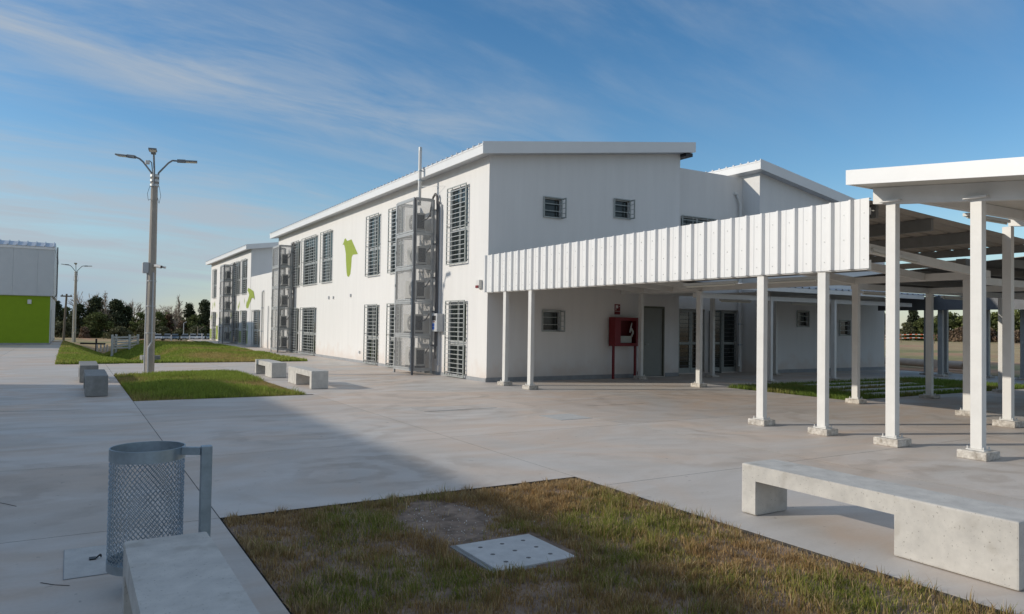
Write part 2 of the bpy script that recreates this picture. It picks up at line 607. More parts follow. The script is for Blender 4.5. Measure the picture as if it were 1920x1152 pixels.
def np_mesh(name, verts, faces, cols=None, mat_=None, parent=None, **props):
    """verts (n,3), faces (m,k) with k constant, cols (n,3)"""
    me = bpy.data.meshes.new(name)
    n, (mf, k) = len(verts), faces.shape
    me.vertices.add(n)
    me.vertices.foreach_set('co', np.asarray(verts, np.float32).ravel())
    me.loops.add(mf * k)
    me.loops.foreach_set('vertex_index', faces.astype(np.int32).ravel())
    me.polygons.add(mf)
    me.polygons.foreach_set('loop_start', np.arange(0, mf * k, k, dtype=np.int32))
    me.update(calc_edges=True)
    if cols is not None:
        at = me.color_attributes.new('Col', 'FLOAT_COLOR', 'POINT')
        c4 = np.ones((n, 4), np.float32)
        c4[:, :3] = cols
        at.data.foreach_set('color', c4.ravel())
    return link(name, me, mat_, parent, **props)


def vnoise(x, y, scale, seed):
    """smooth value noise in 0..1"""
    r = np.random.default_rng(seed)
    tab = r.random((64, 64))
    fx, fy = x / scale, y / scale
    ix, iy = np.floor(fx).astype(int), np.floor(fy).astype(int)
    tx, ty = fx - ix, fy - iy
    tx, ty = tx * tx * (3 - 2 * tx), ty * ty * (3 - 2 * ty)
    g = lambda i, j: tab[i % 64, j % 64]
    a = g(ix, iy) * (1 - tx) + g(ix + 1, iy) * tx
    b_ = g(ix, iy + 1) * (1 - tx) + g(ix + 1, iy + 1) * tx
    return a * (1 - ty) + b_ * ty


def fbm(x, y, scale, seed):
    return (vnoise(x, y, scale, seed) + 0.5 * vnoise(x, y, scale / 2.1, seed + 1) + 0.25 * vnoise(x, y, scale / 4.3, seed + 2)) / 1.75


def sstep(a, b_, x):
    t = np.clip((x - a) / (b_ - a), 0, 1)
    return t * t * (3 - 2 * t)


# ------------------------------------------------------------------ ground
LAWN = (-0.45, 8.3, 29.9, 57.5)
BED = (1.09, 4.60, -1.5, 6.32)
PATCH = (1.09, 4.44, 16.08, 23.85)
COURT = (15.15, 23.9, 10.35, 13.9)


def ditch_z(x, y):
    xc = 2.75 - 0.032 * (y - 30)
    mm = sstep(30.3, 43, y)
    d = np.abs(x - xc)
    tri = np.clip(1 - d / 2.3, 0, 1) ** 1.05
    crest = np.exp(-((d - 2.9) / 1.6) ** 2)
    fade = 1 - sstep(60, 70, y)
    return (mm * (0.09 * crest - 0.86 * tri) - (1 - mm) * 0.22 * np.clip(1 - d / 1.1, 0, 1) * sstep(30.1, 31.5, y)) * fade


def ground_z(x, y):
    ang = np.degrees(np.arctan2(x, np.maximum(y, 0.01)))
    leftw = 1 - sstep(16, 34, ang)
    z = -0.0245 * np.clip(y - 58, 0, 130) * leftw
    inside = (x > LAWN[0]) & (x < LAWN[1] + 0.2) & (y > LAWN[2] - 0.2) & (y < LAWN[3])
    far = y >= LAWN[3]
    z = z + np.where(inside, ditch_z(x, y), np.where(far, ditch_z(x, y) - 0.05, -0.09))
    z = z + np.where((~inside) & (np.hypot(x, y) > 28), (fbm(x, y, 6, 3) - 0.5) * 0.12, 0)
    return z


def make_ground():
    xs = np.unique(np.concatenate([np.linspace(-3, 12, 61), np.geomspace(12, 3000, 70), -np.geomspace(3, 3000, 40)]))
    ys = np.unique(np.concatenate([np.linspace(-10, 28, 20), np.linspace(28, 66, 90), np.geomspace(66, 3500, 60), -np.geomspace(10, 600, 12)]))
    X, Y = np.meshgrid(xs, ys)
    x, y = X.ravel(), Y.ravel()
    Z = ground_z(x, y)
    nx, ny = len(xs), len(ys)
    idx = np.arange(nx * ny).reshape(ny, nx)
    F = np.stack([idx[:-1, :-1].ravel(), idx[:-1, 1:].ravel(), idx[1:, 1:].ravel(), idx[1:, :-1].ravel()], 1)
    n1, n2 = fbm(x, y, 9, 21), fbm(x, y, 2.5, 41)
    tan = np.array([0.44, 0.32, 0.17])
    earth = np.array([0.44, 0.25, 0.155])
    turf = np.array([0.22, 0.22, 0.09])
    lawn = np.array([0.085, 0.105, 0.03])
    band = 0.5 + 0.5 * np.sin((x * 0.62 - y * 0.78) * 0.16 + 3 * n1)
    c = tan[None] * np.ones((len(x), 1))
    c = c + (earth - tan)[None] * (sstep(0.45, 0.75, band * 0.6 + n2 * 0.5))[:, None]
    c = c + (turf - c) * (sstep(0.48, 0.66, n1) * 0.8)[:, None]
    ins = (x > LAWN[0]) & (x < LAWN[1] + 0.2) & (y > 29) & (y < LAWN[3])
    c[ins] = lawn
    paved = (x > -16) & (x < 29) & (y > -12) & (y < 30)
    c[paved] = (0.07, 0.065, 0.06)
    o = np_mesh('ground', np.stack([x, y, Z], 1), F, c, M['ground'], kind='structure')
    o.data.polygons.foreach_set('use_smooth', [True] * len(o.data.polygons))
    return o


make_ground()


def soil_sheet(name, x0, x1, y0, y1, zfun, step=0.12):
    xs, ys = np.linspace(x0, x1, max(2, int((x1 - x0) / step))), np.linspace(y0, y1, max(2, int((y1 - y0) / step)))
    X, Y = np.meshgrid(xs, ys)
    x, y = X.ravel(), Y.ravel()
    idx = np.arange(len(x)).reshape(len(ys), len(xs))
    F = np.stack([idx[:-1, :-1].ravel(), idx[:-1, 1:].ravel(), idx[1:, 1:].ravel(), idx[1:, :-1].ravel()], 1)
    o = np_mesh(name, np.stack([x, y, zfun(x, y)], 1), F, None, M['soil'], kind='structure')
    o.data.polygons.foreach_set('use_smooth', [True] * len(o.data.polygons))
    return o


def edge_in(x, y, rect):
    return np.minimum(np.minimum(x - rect[0], rect[1] - x), np.minimum(y - rect[2], rect[3] - y))


def bed_z(x, y):
    return -0.02 + 0.012 * np.exp(-((np.maximum(np.abs(x - 2.73), np.abs(y - 4.45)) - .36) / .25) ** 2) + (fbm(x, y, 0.5, 5) - 0.5) * 0.04 * sstep(0, 0.3, edge_in(x, y, BED))


def patch_z(x, y):
    return -0.03 + 0.06 * sstep(0, 1.4, edge_in(x, y, PATCH)) + (fbm(x, y, 0.8, 6) - 0.5) * 0.05


def court_z(x, y):
    return -0.03 + (fbm(x, y, 0.8, 8) - 0.5) * 0.02


soil_sheet('planting_bed', *BED, bed_z, 0.06)
soil_sheet('lawn_soil', *PATCH, patch_z, 0.12)
soil_sheet('courtyard_soil', *COURT, court_z, 0.2)


def blades(name, x, y, z, h, w, cols, label=None):
    """one curved blade (a quad and a tip) for every root"""
    n = len(x)
    a = rng.random(n) * 2 * np.pi
    lean = rng.normal(0.0, 0.45, n)
    la = rng.random(n) * 2 * np.pi
    dx, dy = np.cos(a) * w / 2, np.sin(a) * w / 2
    lx, ly = np.cos(la) * lean * h, np.sin(la) * lean * h
    P = np.empty((n, 5, 3))
    P[:, 0] = np.stack([x - dx, y - dy, z], 1)
    P[:, 1] = np.stack([x + dx, y + dy, z], 1)
    P[:, 2] = np.stack([x + dx * .75 + lx * .35, y + dy * .75 + ly * .35, z + h * .6], 1)
    P[:, 3] = np.stack([x - dx * .75 + lx * .35, y - dy * .75 + ly * .35, z + h * .6], 1)
    P[:, 4] = np.stack([x + lx, y + ly, z + h], 1)
    b0 = np.arange(n) * 5
    F = np.concatenate([np.stack([b0, b0 + 1, b0 + 2], 1), np.stack([b0, b0 + 2, b0 + 3], 1), np.stack([b0 + 3, b0 + 2, b0 + 4], 1)])
    C = np.repeat(cols, 5, axis=0)
    return np_mesh(name, P.reshape(-1, 3), F, C, M['blade'], kind='stuff', label=label or name)


def scatter(rect, n):
    return rect[0] + rng.random(n) * (rect[1] - rect[0]), rect[2] + rng.random(n) * (rect[3] - rect[2])


def mixc3(a, b_, t):
    return np.array(a)[None] * (1 - t)[:, None] + np.array(b_)[None] * t[:, None]


def grass_bed():
    n = 260000
    x, y = scatter((BED[0], BED[1], 1.2, BED[3]), n)
    dens = sstep(0.30, 0.58, fbm(x, y, 0.42, 31))
    bare = 1 - sstep(0.75, 1.15, np.hypot((x - 2.72 - 0.12 * (y - 5.4)) / 0.42, (y - 5.55) / 0.75) + (fbm(x, y, 0.35, 15) - 0.5) * 1.1)
    bare2 = 1 - sstep(0.5, 1.2, np.hypot((x - 1.5) / 0.3, (y - 5.0) / 0.8))
    dens = np.maximum(dens, 0.5) * (1 - bare * 0.985) * (1 - 0.55 * bare2)
    cover = (x > 2.36) & (x < 3.1) & (y > 4.09) & (y < 4.8)
    dens = dens * (0.45 + 0.9 * sstep(0.3, 0.7, vnoise(x, y, 0.11, 23)))
    keep = (rng.random(n) < dens) & (~cover)
    x, y = x[keep], y[keep]
    n = len(x)
    g = sstep(0.50, 0.74, fbm(x, y, 0.7, 61) + rng.normal(0, 0.09, n))
    edge = 1 - sstep(0.0, 0.35, edge_in(x, y, BED))
    c = mixc3((0.40, 0.255, 0.11), (0.24, 0.265, 0.05), g)
    straw = rng.random(n) < (0.26 + 0.3 * edge)
    c[straw] = np.array((0.50, 0.37, 0.20)) * (0.7 + 0.6 * rng.random(straw.sum()))[:, None]
    c *= (0.65 + 0.6 * rng.random(n))[:, None]
    tuft = sstep(0.52, 0.8, vnoise(x, y, 0.09, 19))
    h = (0.014 + 0.028 * rng.random(n)) * (0.6 + 0.6 * fbm(x, y, 0.5, 77)) * (1 + 0.5 * g) * (1 + 1.3 * tuft)
    blades('bed_grass', x, y, bed_z(x, y) - 0.004, h, 0.0035 + 0.003 * rng.random(n), c, 'patchy brown and green grass in the nearest planting bed')


def grass_patch():
    n = 90000
    x, y = scatter(PATCH, n)
    keep = rng.random(n) < np.maximum(0.3, sstep(0.25, 0.5, fbm(x, y, 0.7, 91)))
    x, y = x[keep], y[keep]
    n = len(x)
    e = edge_in(x, y, PATCH)
    g = sstep(0.38, 0.68, fbm(x, y, 1.3, 71) + 0.15 * sstep(0.1, 1.0, e) + rng.normal(0, 0.08, n))
    c = mixc3((0.40, 0.31, 0.12), (0.27, 0.335, 0.055), g) * (0.7 + 0.6 * rng.random(n))[:, None]
    h = (0.05 + 0.07 * rng.random(n)) * (0.6 + 0.8 * g)
    blades('lawn_grass', x, y, patch_z(x, y) - 0.006, h, 0.010 + 0.008 * rng.random(n), c, 'green grass in the rectangular lawn at the foot of the lamp post')


def grass_lawn():
    n = 130000
    x, y = scatter((LAWN[0], LAWN[1], LAWN[2], 57.2), n)
    g = sstep(0.36, 0.68, fbm(x, y, 2.6, 81) + rng.normal(0, 0.07, n) + 0.25 * sstep(3.5, 0.5, np.abs(x - 2.5)))
    c = mixc3((0.42, 0.33, 0.12), (0.27, 0.335, 0.055), g) * (0.75 + 0.5 * rng.random(n))[:, None]
    h = (0.05 + 0.07 * rng.random(n)) * (0.7 + 0.6 * g)
    blades('verge_grass', x, y, ground_z(x, y) - 0.01, h, 0.028 + 0.02 * rng.random(n), c, 'green grass of the far lawn dipping into a ditch')


def grass_court():
    n = 60000
    x, y = scatter(COURT, n)
    slab = np.zeros(n, bool)
    for (a, b_, c_, d_) in STEPS:
        slab |= (x > a) & (x < b_) & (y > c_) & (y < d_)
    x, y = x[~slab], y[~slab]
    n = len(x)
    g = sstep(0.2, 0.55, fbm(x, y, 1.1, 51) + rng.normal(0, 0.08, n))
    c = mixc3((0.30, 0.26, 0.09), (0.19, 0.27, 0.05), g) * (0.7 + 0.6 * rng.random(n))[:, None]
    h = 0.06 + 0.11 * rng.random(n)
    blades('courtyard_grass', x, y, court_z(x, y) - 0.005, h, 0.009 + 0.007 * rng.random(n), c, 'long green grass between stepping slabs in the covered courtyard')


STEPS = [(16.6, 21.2, 10.62, 11.12), (16.9, 21.5, 11.42, 11.95), (17.2, 21.8, 12.25, 12.8), (17.5, 22.1, 13.1, 13.6)]
def stones():
    V, F, C = [], [], []
    n = 420
    for i in range(n):
        if i < 260:
            a, q = random.random() * 6.28, random.random() ** .5
            x, y = 2.74 + math.cos(a) * q * .5, 5.5 + math.sin(a) * q * .75
        else:
            x, y = random.uniform(1.12, 4.55), random.uniform(2.2, 6.28)
        if 2.36 < x < 3.1 and 4.09 < y < 4.8:
            continue
        s_ = random.uniform(.003, .009) * (2 if random.random() < .06 else 1)
        z = float(bed_z(np.array([x]), np.array([y]))[0])
        k = len(V)
        for dx, dy, dz in ((1, .2, 0), (-.3, 1, 0), (-1, -.4, 0), (.3, -1, 0), (.1, .1, 1)):
            V.append((x + dx * s_ * random.uniform(.6, 1.2), y + dy * s_ * random.uniform(.6, 1.2), z + dz * s_))
        F += [(k, k + 1, k + 4), (k + 1, k + 2, k + 4), (k + 2, k + 3, k + 4), (k + 3, k, k + 4)]
        g = random.choice(((.34, .30, .26), (.42, .38, .33), (.24, .2, .17), (.6, .57, .53)))
        C += [g] * 5
    np_mesh('stones', np.array(V), np.array(F), np.array(C), M['ground'], kind='stuff', label='small stones scattered in the bare soil of the bed')


stones()
grass_bed()
grass_patch()
grass_lawn()
grass_court()

# ------------------------------------------------------------------ plaza of cast slabs
plaza = link('plaza', None, kind='structure')
filler = MB()


def slab(x0, x1, y0, y1, z=0.0, t=0.13, gap=0.0045):
    if x1 - x0 < 0.05 or y1 - y0 < 0.05:
        return
    filler.box(x0, x1, y0, y1, z - .05, z - .001)
    mb = MB().box(x0 + gap, x1 - gap, y0 + gap, y1 - gap, z - t, z)
    build('paving_slab', mb, M['plaza'], plaza)


XC = [-16, -11, -6.2, -2.45, 1.07]
for i in range(len(XC) - 1):
    for a, b_ in zip([-12, -6, 0.2, 3.2, 6.33, 9.27, 12.7, 16.2, 19.9, 23.9, 29.85, 36, 42, 48, 56], [-6, 0.2, 3.2, 6.33, 9.27, 12.7, 16.2, 19.9, 23.9, 29.85, 36, 42, 48, 56, 62]):
        x0, x1 = XC[i], XC[i + 1]
        if a >= 29.8 and x1 > -0.5:
            x1 = LAWN[0]
        slab(x0, x1, a, b_)
# columns of slabs east of the first joint
for a, b_ in ((6.33, 9.27), (9.27, 12.7), (12.7, 16.08)):
    slab(1.07, 4.62, a, b_)
slab(1.07, 4.62, -12, -1.5)
slab(1.07, 4.46, 23.86, 29.85)
ys_e = [-12, -6, -1, 1.4, 5.86, 9.35, 12.9, 16.2, 20.1, 23.86, 29.85, 36, 42, 48.5, 57, 66]
for a, b_ in zip(ys_e[:-1], ys_e[1:]):
    x0 = 4.62 if b_ <= 16.3 else (4.46 if b_ <= 29.9 else LAWN[1])
    if b_ <= 16.3:
        slab(x0, 7.85, a, b_)
        slab(7.85, 11.9, a, b_)
    elif a < 17:
        slab(x0, 7.4, a, b_)
        slab(7.4, 9.9, a, b_)
        slab(9.9, 13.5, a, 17.8)
    else:
        slab(x0, 9.9, a, b_)
for a, b_ in zip([-12, -6, -1, 2.6, 5.86, 10.35], [-6, -1, 2.6, 5.86, 10.35, 13.9]):
    slab(11.9, 15.15, a, b_)
    if b_ <= 10.4:
        slab(15.15, 19.6, a, b_)
        slab(19.6, 23.9, a, b_)
    slab(23.9, 28.7, a, b_)
slab(11.9, 13.5, 13.9, 16.2)
slab(13.5, 17.2, 13.9, 17.8)
slab(17.2, 20.97, 13.9, 18.57)
slab(20.97, 24.6, 13.9, 17.8)
slab(24.6, 28.7, 13.9, 17.8)
for pts in ([(-.49, 7.71), (-.43, 7.62), (-.36, 7.5)], [(-.12, 5.28), (-.05, 5.2), (.03, 5.14)], [(-1.35, 15.2), (-.6, 15.05), (.2, 14.9)], [(8.9, 11.8), (9.5, 11.75), (10.3, 11.72)], [(5.6, 12.2), (6.2, 12.17), (6.9, 12.1)], [(10.0, 17.3), (10.05, 17.0), (9.95, 16.8)], [(-3.0, 12.2), (-2.6, 11.4), (-2.5, 10.9)]):
    cm = MB()
    for (xa, ya), (xb, yb) in zip(pts[:-1], pts[1:]):
        cm.bar((xa, ya, .0012), (xb, yb, .0012), .009, .001)
    build('crack', cm, M['gravel_dark'], plaza)
build('joint_filler', filler, M['gravel_dark'], plaza)
for s_ in STEPS:
    build('stepping_slab', MB().box(*s_, -0.06, 0.035), M['cover_conc'], plaza, bevel=0.008)

# ------------------------------------------------------------------ school building
school = thing('school_building', (9.9, 17.79, 0), 'long white two storey school block with barred windows and lime green painted shapes', 'building')


def wall_face(mb, axis, c, a0, a1, ztop, holes, depth, z0=0.0):
    """vertical face at x=c (axis X, runs along y) or y=c (axis Y, runs along x); depth>0 pushes reveals towards +axis"""
    P = (lambda a, z, d=0.0: (c + d, a, z)) if axis == 'X' else (lambda a, z, d=0.0: (a, c + d, z))
    ac = sorted({a0, a1} | {h for q in holes for h in q[:2]})
    zc = sorted({z0} | {h for q in holes for h in q[2:] if h > z0})
    for i in range(len(ac) - 1):
        l, r = ac[i], ac[i + 1]
        for j in range(len(zc)):
            lo = zc[j]
            hl = zc[j + 1] if j + 1 < len(zc) else ztop(l)
            hr = zc[j + 1] if j + 1 < len(zc) else ztop(r)
            am, zm = (l + r) / 2, (lo + min(hl, hr)) / 2
            if any(q[0] < am < q[1] and q[2] < zm < q[3] for q in holes):
                continue
            mb.quad(P(l, lo), P(r, lo), P(r, hr), P(l, hl))
    for q in holes:
        b0, b1, y0, y1 = q
        mb.quad(P(b0, y0), P(b0, y1), P(b0, y1, depth), P(b0, y0, depth))
        mb.quad(P(b1, y0), P(b1, y1), P(b1, y1, depth), P(b1, y0, depth))
        mb.quad(P(b0, y1), P(b1, y1), P(b1, y1, depth), P(b0, y1, depth))
        mb.quad(P(b0, y0), P(b1, y0), P(b1, y0, depth), P(b0, y0, depth))
        mb.quad(P(b0, y0, depth + .06), P(b1, y0, depth + .06), P(b1, y1, depth + .06), P(b0, y1, depth + .06))
    return mb


FX = 9.9
LO, UP = (0.03, 2.26), (3.42, 5.70)
narrow = [(19.05, 20.22), (23.95, 25.08), (26.2, 27.45), (37.5, 38.9)]
near_windows = [(a, b_, *LO) for a, b_ in narrow] + [(a, b_, *UP) for a, b_ in narrow] + [(32.1, 33.6, *UP), (34.42, 36.83, *LO), (34.42, 36.83, *UP)]
near_windows += [(41.2, 41.95, *LO)]
link_windows = [(46.5, 48.4, *LO)]
far_windows = [(50.4, 52.0, *LO), (53.0, 55.7, *LO), (62.4, 64.0, *LO), (50.6, 52.2, *UP), (53.0, 55.9, *UP), (62.5, 63.9, *UP)]

zt_near = lambda x: 6.33 + (x - 9.9) * 0.136
mb = wall_face(MB(), 'X', FX, 17.79, 42.1, lambda a: 6.40, near_windows, 0.14)
w = build('wall', mb, M['stucco'], school, label='long sunlit street side wall with barred windows')
gable_h = [(11.72, 12.36, 1.42, 2.04), (11.72, 12.36, 4.76, 5.36), (14.33, 14.97, 4.97, 5.57), (15.55, 16.47, 0.02, 2.26)]
mb = wall_face(MB(), 'Y', 17.79, 9.9, 17.1, lambda x: 6.40 + (x - 9.9) * 0.1335, gable_h, 0.12)
build('wall', mb, M['stucco'], school, label='shaded end wall beside the covered walkway')
mb = MB()
mb.quad((17.1, 17.79, 0), (17.1, 42.1, 0), (17.1, 42.1, 7.36), (17.1, 17.79, 7.36))
mb.add([(9.9, 42.1, 0), (17.1, 42.1, 0), (17.1, 42.1, 7.36), (9.9, 42.1, 6.4)], [(0, 1, 2, 3)])
build('wall', mb, M['stucco'], school, label='rear side of the nearest block')
# low link, far block
mb = wall_face(MB(), 'X', FX + .02, 42.1, 49.42, lambda a: 4.46, link_windows, 0.14)
mb.box(FX + .16, FX + .36, 42.1, 49.42, 4.2, 4.46)
mb.quad((FX + .02, 42.1, 4.46), (FX + .02, 49.42, 4.46), (FX + .3, 49.42, 4.462), (FX + .3, 42.1, 4.462))
mb.quad((FX + .3, 42.1, 4.2), (FX + .3, 49.42, 4.2), (17.0, 49.42, 4.2), (17.0, 42.1, 4.2))
build('wall', mb, M['stucco'], school, label='low link wall with white parapet')
mb = wall_face(MB(), 'X', FX, 49.42, 65.2, lambda a: 6.40, far_windows, 0.14)
mb.add([(9.9, 49.42, 0), (17.1, 49.42, 0), (17.1, 49.42, 7.36), (9.9, 49.42, 6.4)], [(0, 1, 2, 3)])
mb.add([(9.9, 65.2, 0), (17.1, 65.2, 0), (17.1, 65.2, 7.36), (9.9, 65.2, 6.4)], [(0, 1, 2, 3)])
mb.quad((17.1, 49.42, 0), (17.1, 65.2, 0), (17.1, 65.2, 7.36), (17.1, 49.42, 7.36))
build('wall', mb, M['stucco'], school, label='walls of the farthest block')
# recessed middle and rear block
rec_h = [(17.9, 19.55, 4.55, 5.45), (19.75, 20.6, 4.55, 5.45), (17.86, 19.1, 0.03, 2.24), (19.35, 20.78, 0.03, 2.24)]
mb = wall_face(MB(), 'Y', 18.57, 17.1, 20.97, lambda x: 7.1, rec_h, 0.14)
mb.quad((17.1, 18.57, 7.1), (20.97, 18.57, 7.1), (20.97, 18.8, 7.102), (17.1, 18.8, 7.102))
mb.quad((17.1, 18.8, 6.8), (20.97, 18.8, 6.8), (20.97, 42, 6.8), (17.1, 42, 6.8))
build('wall', mb, M['stucco'], school, label='recessed entrance wall between the two blocks')
zt3 = lambda x: 7.22 - (x - 20.97) * 0.165
b3_h = [(23.02, 23.7, 1.68, 2.28), (25.52, 26.2, 1.37, 1.97)]
mb = wall_face(MB(), 'Y', 17.8, 20.97, 28.5, zt3, b3_h, 0.12)
mb.quad((20.97, 17.8, 0), (20.97, 42, 0), (20.97, 42, zt3(20.97)), (20.97, 17.8, zt3(20.97)))
mb.quad((28.5, 17.8, 0), (28.5, 42, 0), (28.5, 42, zt3(28.5)), (28.5, 17.8, zt3(28.5)))
mb.quad((20.97, 42, 0), (28.5, 42, 0), (28.5, 42, zt3(28.5)), (20.97, 42, zt3(20.97)))
build('wall', mb, M['stucco'], school, label='walls of the rear block with a falling roofline')

# skirting round the base
mb = MB()
mb.box(9.875, 9.897, 17.76, 42.1, 0, 0.10)
mb.box(9.875, 15.5, 17.765, 17.787, 0, 0.12)
mb.box(16.52, 17.1, 17.765, 17.787, 0, 0.12)
mb.box(20.95, 28.52, 17.775, 17.797, 0, 0.12)
build('skirting', mb, M['skirting'], school)


def ribbed_roof(name, x0, x1, y0, y1, za, zb, th, rib=0.34, ov=0.03, label=None):
    """mono pitch roof: underside za at x0, zb at x1; fascia boards are sub-parts"""
    sl = (zb - za) / (x1 - x0)
    mb = MB()
    mb.prism_y([(x0 + .03, za + .03 * sl), (x1 - .03, zb - .03 * sl), (x1 - .03, zb + th - 0.02), (x0 + .03, za + th - 0.02)], y0 + .03, y1 - .03)
    y = y0 + 0.2
    while y < y1 - 0.15:
        prof = [(y - 0.045, 0.0), (y + 0.045, 0.0), (y + 0.02, 0.045), (y - 0.02, 0.045)]
        n = len(mb.v)
        xa, xb = x0 - ov, x1 + ov
        mb.v += [(xa, p, za + th + q - ov * sl - 0.01) for p, q in prof] + [(xb, p, zb + th + q + ov * sl - 0.01) for p, q in prof]
        mb.f += [(n, n + 1, n + 5, n + 4), (n + 1, n + 2, n + 6, n + 5), (n + 2, n + 3, n + 7, n + 6), (n + 3, n, n + 4, n + 7), (n + 3, n + 2, n + 1, n), (n + 4, n + 5, n + 6, n + 7)]
        y += rib
    o = build(name, mb, M['roof_grey'], school, **({'label': label} if label else {}))
    f = MB().prism_y([(x0, za), (x0 + .028, za + .028 * sl), (x0 + .028, za + th), (x0, za + th)], y0, y1)
    f.box(x0 - .012, x0, y0, y1, za + th - .05, za + th - .005)
    build('fascia', f, M['white_metal'], o)
    for yy in (y0 - .002, y1 - .026):
        f = MB().prism_y([(x0 - .003, za - .004), (x1 + .003, zb - .004), (x1 + .003, zb + th + .05), (x0 - .003, za + th + .05)], yy, yy + .028)
        build('fascia', f, M['white_metal'], o)
    return o


r1 = ribbed_roof('roof', 9.5, 17.46, 17.45, 42.5, 6.27, 7.37, 0.28)
build('gutter', MB().box(17.1, 17.4, 17.52, 42.3, 7.22, 7.33), M['dark'], r1)
ribbed_roof('roof', 9.5, 17.46, 49.05, 65.6, 6.22, 7.32, 0.26)
ribbed_roof('roof', 20.62, 28.95, 17.47, 42.3, 7.22, 5.88, 0.30)


# --- barred windows
def barred_window(axis, c, a0, a1, z0, z1, out, bars_h=0.132, panes=2, mid=0.45, proj=0.11, matf='alu'):
    """frame (the part) with panes and a grille (sub-parts); `out` is -1 when outside is towards -axis"""
    P = (lambda d, a, z: (c + d * out, a, z)) if axis == 'X' else (lambda d, a, z: (a, c + d * out, z))

    def bx(mb, d0, d1, p, q, zl, zh):
        A, B = P(d0, p, zl), P(d1, q, zh)
        mb.box(min(A[0], B[0]), max(A[0], B[0]), min(A[1], B[1]), max(A[1], B[1]), zl, zh)

    f = MB()
    t = 0.045
    e = 0.004
    zm = z0 + (z1 - z0) * mid
    bx(f, -.10, -.045, a0 + e, a0 + t, z0 + e, z1 - e)
    bx(f, -.10, -.045, a1 - t, a1 - e, z0 + e, z1 - e)
    bx(f, -.10, -.045, a0 + t, a1 - t, z0 + e, z0 + t)
    bx(f, -.10, -.045, a0 + t, a1 - t, z1 - t, z1 - e)
    cuts = [a0 + t + (a1 - a0 - 2 * t) * k / panes for k in range(1, panes)]
    for q in cuts:
        bx(f, -.095, -.05, q - .022, q + .022, z0 + t, z1 - t)
    if z1 - z0 > 1.2:
        bx(f, -.097, -.048, a0 + t, a1 - t, zm - .05, zm + .05)
    win = build('window', f, M[matf], school)
    edges = [a0 + t] + cuts + [a1 - t]
    for l, r in zip(edges[:-1], edges[1:]):
        for zl, zh in (((z0 + t, zm), (zm, z1 - t)) if z1 - z0 > 1.2 else ((z0 + t, z1 - t),)):
            mb = MB()
            bx(mb, -.08, -.072, l + .02, r - .02, zl + .02, zh - .02)
            build('pane', mb, M['glass'], win)
    g = MB()
    d1, w_ = proj, 0.034
    ex = .05 if axis == 'X' else .012
    s0, s1, b0, b1 = a0 - ex, a1 + ex, z0 - ex * .4 if z0 > .3 else z0 + .0, z1 + ex
    bx(g, d1 - .03, d1, s0, s0 + w_, b0, b1)
    bx(g, d1 - .03, d1, s1 - w_, s1, b0, b1)
    bx(g, d1 - .03, d1, s0 + w_, s1 - w_, b0, b0 + .03)
    bx(g, d1 - .03, d1, s0 + w_, s1 - w_, b1 - .03, b1)
    inner = [s0 + (s1 - s0) * .30, s0 + (s1 - s0) * .72] if a1 - a0 > .9 else []
    for q in inner:
        bx(g, d1 - .026, d1 - .004, q - .012, q + .012, b0 + .03, b1 - .03)
    for zq in (b0 + .1, (b0 + b1) / 2, b1 - .1):
        for q in (s0 + .005, s1 - .027):
            bx(g, 0.001, d1 - .03, q, q + .022, zq - .012, zq + .012)
    build('grille_frame', g, M['grille'], win)
    g = MB()
    nb = max(3, int((b1 - b0) / bars_h))
    for k in range(1, nb):
        zq = b0 + (b1 - b0) * k / nb
        bx(g, d1 - .003, d1 + .010, s0 + .01, s1 - .01, zq - .009, zq + .009)
    build('grille', g, M['alu'] if axis == 'X' else M['grille'], win)
    return win


for q in near_windows + far_windows:
    barred_window('X', FX, *q, -1, panes=2 if q[1] - q[0] < 2 else 3)
for q in link_windows:
    barred_window('X', FX + .02, *q, -1, panes=2)
for q in gable_h[:3]:
    barred_window('Y', 17.79, *q, -1, panes=1, proj=0.045, bars_h=0.16)
for q in rec_h[:2]:
    barred_window('Y', 18.57, *q, -1, panes=2, proj=0.10)
for q in b3_h:
    barred_window('Y', 17.8, *q, -1, panes=1, proj=0.045, bars_h=0.16)

# opened sashes of the small end-wall windows, hinged on their right
for a0, a1, z0, z1 in gable_h[:3]:
    mb = MB()
    mb.box(a1 + .004, a1 + .03, 17.56, 17.77, z0 + .0, z0 + .04)
    mb.box(a1 + .004, a1 + .03, 17.56, 17.77, z1 - .04, z1)
    mb.box(a1 + .004, a1 + .03, 17.56, 17.60, z0 + .04, z1 - .04)
    for k in range(1, 4):
        zq = z0 + (z1 - z0) * k / 4
        mb.box(a1 + .010, a1 + .022, 17.60, 17.77, zq - .007, zq + .007)
    build('window_sash', mb, M['grille'], school)

# doors
d = build('door', MB().box(15.6, 16.42, 17.83, 17.88, 0.03, 2.2), M['door'], school, label='plain grey service door in the end wall')
mb = MB().box(15.55, 15.6, 17.775, 17.9, 0.02, 2.26).box(16.42, 16.47, 17.775, 17.9, 0.02, 2.26).box(15.6, 16.42, 17.775, 17.9, 2.2, 2.26)
build('door_frame', mb, M['door_frame'], d)
build('handle', MB().cyl((15.7, 17.83, 1.05), (15.7, 17.78, 1.05), .012).cyl((15.7, 17.785, 1.05), (15.82, 17.785, 1.05), .011), M['alu'], d)


